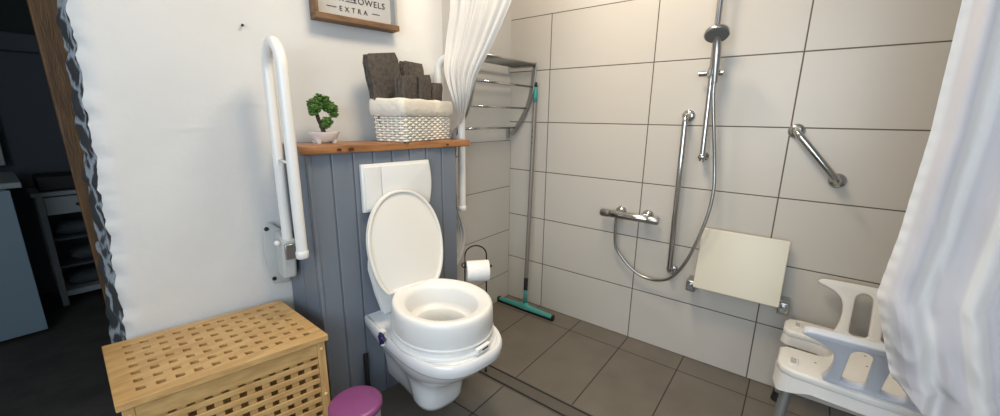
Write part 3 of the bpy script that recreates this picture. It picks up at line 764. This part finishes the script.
# ---------------------------------------------------------------- towel rack on back wall
rk = root('towel_rack', 'chrome towel rack with curved side brackets in the shower corner', 'towel rack', (-.29, 0, 0))
prof_r = smooth_path([(-.02, 1.125), (-.045, 1.145), (-.095, 1.21), (-.14, 1.29), (-.168, 1.38), (-.178, 1.46), (-.186, 1.525)], 6)
for sx in (-.265, .262):
    m = MB(); L_ = [Vector((sx, p[0], p[1])) for p in [(q.x, q.y) for q in [Vector((a.x, a.y, 0)) for a in [Vector((p[0], p[1], 0)) for p in prof_r]]]]
    rings = []
    for i, p in enumerate(L_):
        t = (L_[min(i + 1, len(L_) - 1)] - L_[max(i - 1, 0)]).normalized(); nn = Vector((1, 0, 0)).cross(t); wd = .013
        rings.append([p + nn * wd + Vector((.004, 0, 0)), p + nn * wd - Vector((.004, 0, 0)), p - nn * wd - Vector((.004, 0, 0)), p - nn * wd + Vector((.004, 0, 0))])
    m.loft(rings); m.box(sx - .004, sx + .004, -.195, -.0, 1.518, 1.542); m.box(sx - .010, sx + .010, -.006, .006, 1.10, 1.16)
    m.build('side_bracket', M_chromedull, rk, bevel=.0015)
for (y, z) in ((-.176, 1.405), (-.135, 1.282), (-.050, 1.165)):
    m = MB(); m.tube([(-.265, y, z), (.262, y, z)], .0058, 10); m.build('towel_bar', M_chrome, rk, smooth=True)
for y in (-.03, -.07, -.11, -.15, -.188):
    m = MB(); m.tube([(-.265, y, 1.530), (.262, y, 1.530)], .0065, 10); m.build('shelf_bar', M_chromedull, rk, smooth=True)

# ---------------------------------------------------------------- floor squeegee
sq = root('floor_squeegee', 'teal floor squeegee with grey pole leaning in the shower corner', 'squeegee', (-.118, -.222, 0))
m = MB(); rings = []
for y, w_, h_ in ((-.205, .012, .034), (-.19, .014, .036), (-.03, .017, .046), (-.018, .020, .060), (.018, .020, .060), (.03, .017, .046), (.19, .014, .036), (.205, .012, .034)):
    rings.append([(-w_, y, .018), (w_, y, .018), (w_, y, h_ * .75), (w_ * .5, y, h_), (-w_ * .5, y, h_), (-w_, y, h_ * .75)])
m.loft(rings); m.build('head', M_teal, sq, bevel=.002)
m = MB(); m.box(-.010, -.002, -.212, .212, .0, .022); m.box(.002, .008, -.212, .212, 0, .022); m.box(-.013, .012, -.215, -.204, .004, .036); m.box(-.013, .012, .204, .215, .004, .036); m.build('rubber_blade', M_black, sq)
top = Vector((.098, .030, 1.405)); bt = Vector((0, 0, .05))
def onp(t): return bt.lerp(top, t)
m = MB(); m.tube([onp(0), onp(.05), onp(.09)], [.014, .011, .0125], 14); m.build('socket', M_teal, sq, smooth=True)
m = MB(); m.tube([onp(.07), onp(.13)], .0135, 14); m.build('collar', M_black, sq, smooth=True, auto=50)
m = MB(); m.tube([onp(.12), onp(.97)], .0125, 14); m.build('pole', M_pole, sq, smooth=True, auto=50)
for t in (.76, .785, .81): m = MB(); m.lathe([(.004, -.0132), (.004, .0132)], onp(t), 8, axis='x'); m.build('pole_hole', M_black, sq)
m = MB(); m.tube([onp(.935), onp(.965), onp(.99), onp(1.0)], [.013, .0145, .013, .009], 14); m.build('grip', M_teal, sq, smooth=True)
m = MB(); m.tube([onp(1.0), onp(1.01), onp(1.02)], [.010, .010, .006], 14); m.build('end_cap', M_black, sq, smooth=True)

# ---------------------------------------------------------------- shower fittings on the right wall
def flange(m, y, z, r=.026, x0=0, n=28, d=.014): m.lathe([(r, x0), (r, x0 - .004), (r * .88, x0 - d * .7), (r * .6, x0 - d)], (0, y, z), n, axis='x')
def bar_rail(name, label, A, Bq, xo, rt, rf):
    A, Bq = Vector((0, *A)), Vector((0, *Bq)); mid = (A + Bq) / 2
    r = root(name, label, 'grab bar', (0, mid.y, mid.z)); A -= mid; Bq -= mid
    for p in (A, Bq):
        m = MB(); flange(m, p.y, p.z, rf); m.build('wall_flange', M_chrome, r, smooth=True, auto=50)
    u = (Bq - A).normalized(); X = Vector((-1, 0, 0)); rb = .03
    pts = [A + X * .004, A + X * (xo - rb)] + arc(A + X * (xo - rb) + u * rb, rb, PI, PI / 2, 6, u, X)[1:]
    q = [Bq + X * .004, Bq + X * (xo - rb)] + arc(Bq + X * (xo - rb) - u * rb, rb, PI, PI / 2, 6, -u, X)[1:]
    m = MB(); m.tube(pts + q[::-1], rt, 18); m.build('bar', M_chrome, r, smooth=True, auto=60); return r
bar_rail('grab_bar', 'long vertical chrome grab bar left of the shower riser', (-1.048, 1.245), (-1.056, .466), .060, .0135, .029)
bar_rail('grab_bar', 'short slanting chrome grab bar on the tiles near the right curtain', (-1.471, 1.187), (-1.632, .995), .055, .0135, .030)
# riser rail
rr = root('shower_riser_rail', 'chrome vertical riser rail carrying the hand shower', 'shower rail', (0, -1.138, 1.06))
pA = Vector((-.058, 0, .0)); pB = Vector((-.058, .008, .74))
m = MB(); m.tube([pA + Vector((0, -.001, -.02)), pB], .0122, 18); m.build('rail', M_chrome, rr, smooth=True, auto=60)
for p in (pA, pB):
    m = MB(); m.lathe([(.020, 0), (.020, -.006), (.012, -.012), (.012, -.05), (.016, -.056), (.016, -.066), (.010, -.072)], (0, p.y, p.z), 24, axis='x'); m.build('wall_bracket', M_chrome, rr, smooth=True, auto=50)
hs = root('hand_shower', 'round chrome hand shower held in the slider of the riser rail', 'hand shower', (-.10, -1.150, 1.43))
m = MB(); m.tube([(.028, .064, -.004), (.028, -.032, -.002)], .0125, 16); m.tube([(.042, .014, -.022), (.042, .014, .022)], .019, 16); m.tube([(.042, .024, -.005), (.0, .012, 0), (-.004, .006, 0)], .015, 14); m.build('slider', M_chrome, hs, smooth=True, auto=50)
m = MB(); m.tube([(.002, -.006, -.045), (-.002, -.003, .02), (-.006, -.001, .08), (-.010, .002, .125), (-.020, .004, .150)], [.012, .016, .018, .017, .020], 16); m.build('handle', M_chromedull, hs, smooth=True, auto=60)
RH = Matrix.Translation((-.030, .003, .152)) @ Matrix.Rotation(math.radians(30), 4, 'Y') @ Matrix.Rotation(math.radians(-8), 4, 'X') @ Matrix.Scale(1.04, 4)
m = MB(); m.lathe([(.012, .012), (.035, .010), (.045, .002), (.047, -.008), (.044, -.013)], n=36, cap=False); m.bm.transform(RH); m.build('head_shell', M_chromedull, hs, smooth=True, auto=60)
M_headface = mat('grey_nozzle_face', (.16, .17, .16), .5)
m = MB(); m.lathe([(.045, -.010), (.043, -.014), (.001, -.015)], n=36, cap=False)
for k in range(3):
    for j in range(8 * (k + 1)):
        a = 2 * PI * j / (8 * (k + 1)); m.lathe([(.0016, -.0145), (.0012, -.018)], (.012 * (k + 1) * math.cos(a), .012 * (k + 1) * math.sin(a), 0), 6)
m.bm.transform(RH); m.build('nozzle_face', M_headface, hs, smooth=True, auto=40)
# thermostatic mixer
mx_ = root('thermostatic_mixer', 'chrome thermostatic bar mixer on the shower wall', 'shower mixer', (0, -.822, .722))
m = MB(); m.lathe([(.019, -.100), (.021, -.096), (.021, .096), (.019, .100)], (-.055, 0, 0), 28, axis='y'); m.build('body', M_chrome, mx_, smooth=True, auto=50)
for s_, nm in ((1, 'temperature_knob'), (-1, 'flow_knob')):
    m = MB(); m.lathe([(.015, s_ * .101), (.020, s_ * .104), (.0215, s_ * .148), (.017, s_ * .155)], (-.055, 0, 0), 20, axis='y'); m.build(nm, M_chromedull, mx_, smooth=True, auto=40)
for y in (.060, -.085):
    m = MB(); m.lathe([(.030, 0), (.029, -.006), (.022, -.014), (.016, -.018), (.015, -.040)], (0, y, .010), 28, axis='x'); m.build('wall_escutcheon', M_chrome, mx_, smooth=True, auto=50)
m = MB(); m.lathe([(.010, -.034), (.010, -.018)], (-.055, .065, 0), 16); m.build('hose_outlet', M_chrome, mx_, smooth=True, auto=50)
# hose
hp = smooth_path([(-.098, -1.156, 1.385), (-.096, -1.158, 1.33), (-.088, -1.175, 1.20), (-.078, -1.195, 1.05), (-.082, -1.208, .92), (-.090, -1.200, .80), (-.100, -1.172, .67), (-.100, -1.132, .55), (-.090, -1.075, .455), (-.058, -1.000, .408), (-.050, -.920, .408), (-.050, -.850, .445), (-.052, -.795, .50), (-.055, -.765, .55), (-.055, -.757, .63), (-.055, -.757, .695)], 12)
m = MB(); rad = [.0072 + .0007 * (i % 2) for i in range(len(hp))]; m.tube(hp, rad, 12); ho = m.build('shower_hose', M_chromedull, None, smooth=True)
tag(ho, 'flexible metal shower hose looping from mixer up to the hand shower', 'shower hose')

# fold-up shower seat
fs = root('folding_shower_seat', 'cream folding shower seat tipped up flat against the tiled wall', 'shower seat', (0, -1.358, 0))
YZ = basis((0, 0, 0), (0, -1, 0), (0, 0, 1))
SM = Matrix.Translation((-.105, .008, .440)) @ Matrix.Rotation(math.radians(13), 4, 'Y') @ YZ
plate('seat_panel', rrect(-.170, .172, .0, .292, .008), [], .020, M_cream, fs, SM, bevel=.004)
for y in (.192, -.180):
    m = MB(); m.box(-.085, 0, y - .021, y + .021, .404, .460); b_ = m.build('hinge_bracket', M_chromedull, fs, bevel=.005)
    m = MB(); m.tube([(-.112, y, .437), (-.05, y, .437)], .012, 12); m.tube([(-.062, y - .02, .447), (-.062, y + .02, .447)], .008, 10); m.build('hinge_pin', M_chrome, b_, smooth=True, auto=40)
m = MB(); m.box(-.060, -.050, -.17, .18, .436, .462); m.build('cross_bar', M_chromedull, fs)

# ---------------------------------------------------------------- shower stool with arms
so = root('shower_stool', 'white plastic shower stool with cut-out seat and slotted arms, beside the right curtain', 'shower stool', (-.295, -1.742, 0), math.radians(-1.5))
def SQ(x, y): return (x + .29, y + 1.75)
o2 = [(-.085, -1.585), (-.185, -1.570)]
# seat outline: U notch opens to the front (towards +y)
xs0, xs1, yf, yb = -.528, -.075, -1.555, -1.985
nx0, nx1, ny = -.352, -.215, -1.70
out = [(xs1 - .04, yf), (nx1 + .02, yf), (nx1, yf - .02)]
for i in range(9):
    a = -PI * i / 8; out.append(((nx0 + nx1) / 2 + (nx1 - nx0) / 2 * math.cos(a), ny + .04 + .05 * math.sin(a)))
out += [(nx0, yf - .02), (nx0 - .02, yf), (xs0 + .05, yf), (xs0 + .015, yf - .015), (xs0, yf - .05), (xs0 - .008, yb + .2), (xs0, yb + .05), (xs0 + .015, yb + .015), (xs0 + .05, yb), (xs1 - .05, yb), (xs1 - .015, yb + .015), (xs1, yb + .05), (xs1, yf - .05), (xs1 - .012, yf - .012)]
out = [SQ(*p) for p in out]
plate('seat', out, [], .030, M_seatplastic, so, Matrix.Translation((0, 0, .385)), bevel=.010)
# apron under the seat: thin wall following the outline, arched between the legs
m = MB(); no_ = len(out); cx = sum(p[0] for p in out) / no_; cy = sum(p[1] for p in out) / no_
def arch(p):
    x, y = p[0], p[1]; e = min(abs(y - (yf + 1.75)), abs(y - (yb + 1.75))); e2 = min(abs(x - (xs0 + .29)), abs(x - (xs1 + .29)))
    k = max(e if e2 < .03 else 0, e2 if e < .03 else 0); k = max(e, e2) if not (e2 < .03 or e < .03) else k
    return .298 + .040 * min(1, k / .10)
dense = resample(out, 160); ring0, ring1, ring2, ring3 = [], [], [], []
for i, p in enumerate(dense):
    t = (dense[(i + 1) % 160] - dense[i - 1]).normalized(); nn = Vector((t.y, -t.x, 0))
    # outline runs so that nn may point in or out: test against tiny step
    ring0.append(p + Vector((0, 0, .372))); ring1.append(p + nn * 0 + Vector((0, 0, arch(p))));
    ring2.append(p + nn * -.0 + Vector((0, 0, arch(p)))); ring3.append(p)
def area(P): return sum(P[i].x * P[(i + 1) % len(P)].y - P[(i + 1) % len(P)].x * P[i].y for i in range(len(P)))
sg_ = -1 if area(dense) > 0 else 1
outer_t, outer_b, inner_b, inner_t = [], [], [], []
for i, p in enumerate(dense):
    t = (dense[(i + 1) % 160] - dense[i - 1]).normalized(); nin = Vector((t.y, -t.x, 0)) * sg_
    outer_t.append(p + nin * .003 + Vector((0, 0, .385))); outer_b.append(p - nin * .004 + Vector((0, 0, arch(p)))); inner_b.append(p + nin * .006 + Vector((0, 0, arch(p)))); inner_t.append(p + nin * .010 + Vector((0, 0, .385)))
m.loft([outer_t, outer_b, inner_b, inner_t], False, False); m.build('apron', M_seatplastic, so, smooth=True, auto=50)
# hand-hold recesses near the prong tips, their shade painted as grey plates
M_recess_shade = mat('recess_shade_grey', (.42, .42, .42), .6)
for xx in (-.455, -.135):
    x_, y_ = SQ(xx, -1.600); plate('recess', rrect(x_ - .030, x_ + .030, y_ - .013, y_ + .013, .010), [rrect(x_ - .024, x_ + .024, y_ - .008, y_ + .008, .007)], .005, M_seatplastic, so, Matrix.Translation((0, 0, .4015)), bevel=.001); plate('recess_shade_plate', rrect(x_ - .024, x_ + .024, y_ - .008, y_ + .008, .007), [], .001, M_recess_shade, so, Matrix.Translation((0, 0, .4003)))
# drain dimples
M_hole = mat('hole_grey', (.25, .24, .22), .8)
for xx, yy in ((-.33, -1.80), (-.25, -1.80), (-.33, -1.88), (-.25, -1.88), (-.42, -1.66), (-.17, -1.66)):
    x_, y_ = SQ(xx, yy); m = MB(); m.lathe([(.004, .4003), (.0032, .4009)], (x_, y_, 0), 12); m.build('drain_hole', M_hole, so)
for (xx, yy, dx, dy) in ((-.488, -1.60, -.02, .02), (-.105, -1.60, .015, .02), (-.488, -1.95, -.02, -.02), (-.105, -1.95, .015, -.02)):
    x_, y_ = SQ(xx, yy)
    m = MB(); m.tube([(x_, y_, .372), (x_ + dx, y_ + dy, .03)], .0165, 16); lg = m.build('leg', M_greyleg, so, smooth=True, auto=50)
    m = MB(); m.tube([(x_ + dx * .98, y_ + dy * .98, .045), (x_ + dx * 1.02, y_ + dy * 1.02, .0)], [.0195, .024], 16); m.build('rubber_foot', M_black, lg, smooth=True, auto=50)
def armout():
    # coordinates: a = distance back from the tip, b = height above seat
    top = [(-.012, .178), (-.004, .192), (.02, .198), (.12, .200), (.34, .200), (.36, .19), (.36, .172)]
    low = [(.345, .10), (.350, .03), (.372, 0), (.058, 0), (.074, .03), (.082, .08), (.079, .12), (.064, .145), (.038, .162), (.010, .170)]
    return top + low
def oval(a0, a1, b0, b1, n=16):
    r = (a1 - a0) / 2; o = []
    for i in range(n // 2 + 1):
        t = PI * i / (n // 2); o.append(((a0 + a1) / 2 + r * math.cos(t), b1 - r + r * math.sin(t)))
    for i in range(n // 2 + 1):
        t = PI + PI * i / (n // 2); o.append(((a0 + a1) / 2 + r * 1.1 * math.cos(t), b0 + .012 + .012 * math.sin(t)))
    return o
def smoothpoly(P, it=2):
    for _ in range(it):
        Q = []
        for i in range(len(P)):
            a, b = P[i], P[(i + 1) % len(P)]; Q += [(a[0] * .75 + b[0] * .25, a[1] * .75 + b[1] * .25), (a[0] * .25 + b[0] * .75, a[1] * .25 + b[1] * .75)]
        P = Q
    return P
for (xb, xt, mm, nm) in ((-.505, -.595, M_armshade, 'near'), (-.135, -.055, M_seatplastic, 'far')):
    yt = -1.612 if nm == 'near' else -1.645; x0, y0 = SQ(xb, yt); x1, _ = SQ(xt, yt); h_ = .2
    Mx = basis((x0, y0, .400), (0, -1, 0), Vector((x1 - x0, 0, h_)) / h_)
    ar = plate('arm', smoothpoly(armout()), [oval(.112, .164, .014, .170), oval(.204, .256, .014, .170), oval(.292, .334, .014, .165)], .026, mm, so, Mx, bevel=.006)
    if nm == 'near': ar['label'] = 'white near arm, its shade coloured in as blue grey'

# ---------------------------------------------------------------- curtains
def curtain(name, rows, nu, folds, amp, m_, label, cat='curtain', sub=8, wrinkle=.0):
    bm = bmesh.new(); uvl = bm.loops.layers.uv.new('UVMap')
    R = []
    Az = smooth_path([r[0] for r in rows], sub); Bz = smooth_path([r[1] for r in rows], sub); Am = smooth_path([(r[2], r[3] if len(r) > 3 else 1, 0) for r in rows], sub)
    nv = len(Az)
    for j in range(nv):
        a, b, am = Az[j], Bz[j], Am[j].x; d = (b - a); nrm = Vector((d.y, -d.x, 0)).normalized(); row = []
        for i in range(nu + 1):
            u = i / nu
            f_ = math.sin(2 * PI * folds * u + 1.3 + .25 * math.sin(j * .11)) + .45 * math.sin(2 * PI * folds * 2.3 * u + .8 + j * .02) + .25 * math.sin(2 * PI * folds * .37 * u + 4)
            w_ = wrinkle * (math.sin(a.z * 21 + u * 17) * math.sin(u * 31 - a.z * 9)) * Am[j].y
            row.append(bm.verts.new(a + d * u + nrm * (am * f_ + w_)))
        R.append(row)
    for j in range(nv - 1):
        for i in range(nu):
            f = bm.faces.new((R[j][i], R[j][i + 1], R[j + 1][i + 1], R[j + 1][i])); f.smooth = True
            for lp, (ii, jj) in zip(f.loops, ((i, j), (i + 1, j), (i + 1, j + 1), (i, j + 1))): lp[uvl].uv = (ii / nu, jj / nv)
    me = bpy.data.meshes.new(name); bm.to_mesh(me); bm.free()
    o = link(name, me, m_); md = o.modifiers.new('thickness', 'SOLIDIFY'); md.thickness = .0015
    return tag(o, label, cat)
curtain('shower_curtain', [
    ((-.72, -.14, 2.16), (-.74, -.66, 2.16), .020), ((-.735, -.20, 1.85), (-.74, -.60, 1.85), .016), ((-.74, -.215, 1.70), (-.74, -.525, 1.68), .013),
    ((-.755, -.200, 1.55), (-.74, -.435, 1.53), .011), ((-.790, -.215, 1.42), (-.745, -.352, 1.40), .009), ((-.775, -.245, 1.29), (-.725, -.292, 1.29), .006),
    ((-.690, -.195, 1.215), (-.672, -.200, 1.205), .003), ((-.622, -.115, 1.15), (-.640, -.100, 1.15), .003), ((-.605, -.095, 1.05), (-.635, -.085, 1.05), .004),
    ((-.625, -.070, .85), (-.600, -.090, .85), .005), ((-.62, -.06, .74), (-.585, -.090, .74), .006), ((-.615, -.06, .62), (-.535, -.090, .60), .007), ((-.62, -.055, .50), (-.545, -.08, .49), .005), ((-.62, -.05, .41), (-.585, -.065, .41), .003)],
    120, 4.6, 1, M_cloth, 'white shower curtain gathered in folds and tucked behind the white rail beside the basket')
# right curtain: hangs from the same rod, its free edge facing the shower
def right_curtain():
    bm = bmesh.new(); uvl = bm.loops.layers.uv.new('UVMap'); nu, nv = 230, 230; R = []
    def edge(z):
        P = [(2.16, -1.70), (1.49, -1.723), (1.21, -1.727), (.97, -1.719), (.80, -1.706), (.70, -1.735), (.60, -1.765), (.50, -1.83), (.40, -1.90), (.2, -2.0)]
        for (z0, y0), (z1, y1) in zip(P, P[1:]):
            if z0 >= z >= z1: return y0 + (y1 - y0) * (z0 - z) / (z0 - z1)
        return P[-1][1]
    for j in range(nv + 1):
        v = j / nv; row = []
        for i in range(nu + 1):
            u = (i / nu) ** 1.9; zb = .585 - 1.25 * min(u, .25)
            zb = max(zb, .22); z = 2.16 + (zb - 2.16) * v
            y = edge(z) if z > .58 else edge(.58)
            d = 1.22 * u; y = y + (-2.95 - y) * u
            low = max(0, min(1, (1.15 - z) / .5)); k = min(1, d / .03)
            f_ = .016 * math.sin(2 * PI * (d / .115 + .12 * math.sin(z * 2.2)) - .6) + .010 * math.sin(2 * PI * d / .31 + 1 + z) + .005 * math.sin(2 * PI * d / .052 + z * 2)
            f_ *= k
            q = Vector((d * 7 + z * 2.0, z * 3.2 - d * 3, 3.3))
            rdg = (1 - 2 * abs(noise.noise(q))) + .5 * (1 - 2 * abs(noise.noise(q * 2.3 + Vector((5, 1, 0)))))
            w_ = low * .020 * rdg * (.35 + .65 * k) + .003 * noise.noise(Vector((d * 20, z * 9, 1)))
            w_ += low * .028 * math.exp(-((d - .065) / .035) ** 2 - ((z - .74) / .09) ** 2)
            hem = max(0, 1 - d / .02); w_ += .0018 * hem * math.sin(z * 160) * (.4 + low)
            x = -.745 - f_ - w_
            row.append(bm.verts.new((x, y, z)))
        R.append(row)
    for j in range(nv):
        for i in range(nu):
            f = bm.faces.new((R[j][i], R[j][i + 1], R[j + 1][i + 1], R[j + 1][i])); f.smooth = True
            for lp, (ii, jj) in zip(f.loops, ((i, j), (i + 1, j), (i + 1, j + 1), (i, j + 1))): lp[uvl].uv = ((ii / nu) ** 1.9, jj / nv)
    me = bpy.data.meshes.new('shower_curtain'); bm.to_mesh(me); bm.free()
    o = link('shower_curtain', me, M_cloth2); md = o.modifiers.new('thickness', 'SOLIDIFY'); md.thickness = .0015
    tag(o, 'large white and lilac striped shower curtain hanging at the right beside the stool', 'curtain')
right_curtain()
# rod that carries both curtains
m = MB(); m.tube([(-.745, .018, 2.185), (-.745, -3.4, 2.185)], .0125, 16); rod = m.build('curtain_rod', M_chrome, None, smooth=True)
tag(rod, 'chrome rod above the shower edge carrying both curtains', 'curtain rod')

# ---------------------------------------------------------------- hall behind the doorway
kc = root('kitchen_cabinet', 'pale blue base cabinet seen through the dark doorway', 'cabinet', (-2.35, 2.05, 0))
m = MB(); m.box(-.32, .30, -.285, .28, .02, .83); m.build('body', M_cabinet, kc, bevel=.003)
m = MB(); m.box(-.30, .312, -.305, -.286, .025, .825); dr = m.build('door', M_cabinet, kc, bevel=.003)
m = MB(); m.tube([(-.25, -.33, .55), (-.25, -.33, .70)], .006, 8); m.build('handle', M_steel, dr)
wt = MB(); wt.box(-2.70, -1.995, 1.735, 2.36, .835, .865); wto = wt.build('worktop', M_cart, None, bevel=.004); tag(wto, 'pale worktop lying on the blue cabinet in the dark hall', 'worktop')
w = MB(); w.box(-2.75, -2.02, 2.40, 2.44, .90, 1.30); wp_ = w.build('window_2', M_greypane, None, bevel=.004); struct(wp_)
sc = root('storage_cart', 'slim pale wooden shelf trolley with one drawer in the dark hall', 'trolley', (-1.78, 2.28, 0))
for x in (-.155, .155):
    for y in (-.13, .12):
        m = MB(); m.box(x - .015, x + .015, y - .015, y + .015, 0, .72); m.build('post', M_cart, sc, bevel=.002)
m = MB(); m.box(-.185, .185, -.16, .15, .72, .745); m.build('top_board', M_cart, sc, bevel=.003)
m = MB(); m.box(-.138, .138, -.145, .12, .60, .71); dr = m.build('drawer', M_cart, sc, bevel=.003)
m = MB(); m.lathe([(.006, 0), (.011, -.012), (.009, -.018)], (0, -.145, .655), 12, axis='y'); m.build('knob', M_black, dr, smooth=True)
for z in (.06, .25, .43):
    m = MB(); m.box(-.14, .14, -.14, .13, z, z + (.035 if z < .1 else .012)); m.build('shelf_board', M_cart if z < .1 else M_darkpaint, sc)
bb = MB(); bb.box(-1.93, -1.63, 2.16, 2.40, .746, .84); o = bb.build('storage_box', M_blackbox, None, bevel=.01); tag(o, 'black box on top of the pale trolley in the hall', 'box')
M_lin = mat('grey_linen', (.07, .085, .09), .9, bump=.5, bscale=40)
for k, (x, z, l) in enumerate(((-1.80, .442, 'grey folded linen bundle on the upper shelf of the trolley'), (-1.76, .262, 'grey folded linen bundle on the middle shelf of the trolley'), (-1.80, .095, 'grey folded linen bundle on the lowest shelf of the trolley'))):
    m = MB(); rings = []
    for i in range(9):
        t = i / 8; k_ = math.sin(PI * min(.97, max(.03, t))) ** .35; o_ = rrect(-.10 * k_, .10 * k_, -.09 * k_, .09 * k_, .03 * k_, 4)
        rings.append([(a + .006 * math.sin(i * 2 + b * 40), b + .005 * math.cos(i + a * 50), .085 * t) for a, b in o_])
    m.loft(rings); o = m.build('linen_bundle', M_lin, None, smooth=True); o.location = (x, 2.27, z); tag(o, l, 'linen', 'linen bundles on the trolley')

# ---------------------------------------------------------------- light
def area(name, loc, size, energy, col, rot, shape='RECTANGLE', sy=None, spread=PI):
    l = bpy.data.lights.new(name, 'AREA'); l.energy = energy; l.color = col; l.shape = shape; l.size = size; l.spread = spread
    if sy: l.size_y = sy
    o = bpy.data.objects.new(name, l); COL.objects.link(o); o.location = loc; o.rotation_euler = rot; return o
area('ceiling_lamp', (-1.15, -.85, CEIL - .03), .50, 17, (1, .82, .58), (0, 0, 0), 'DISK')
area('shower_lamp', (-.50, -.72, CEIL - .03), .20, 8, (1, .84, .66), (0, 0, 0), 'DISK')
area('window_daylight', (-3.40, -1.8, 1.5), 1.3, 42, (.78, .89, 1), (0, math.radians(-90), 0), 'RECTANGLE', 2.3)
wd = bpy.data.worlds.new('world'); S.world = wd; wd.use_nodes = True
bg = wd.node_tree.nodes['Background']; bg.inputs[0].default_value = (.75, .85, 1, 1); bg.inputs[1].default_value = .6

# ---------------------------------------------------------------- camera
cam = bpy.data.cameras.new('camera'); co = bpy.data.objects.new('camera', cam); COL.objects.link(co)
cam.sensor_width = 36; cam.sensor_fit = 'HORIZONTAL'; cam.lens = 389.27 * 36 / 1000; cam.clip_start = .02
co.location = (-2.0646, -1.4994, 1.2299); co.rotation_mode = 'XYZ'; co.rotation_euler = (1.3407, -.0119, -.9147)
S.camera = co
S.view_settings.view_transform = 'Standard'; S.view_settings.look = 'None'; S.view_settings.gamma = 1
S.view_settings.use_curve_mapping = False; S.view_settings.exposure = 0.12
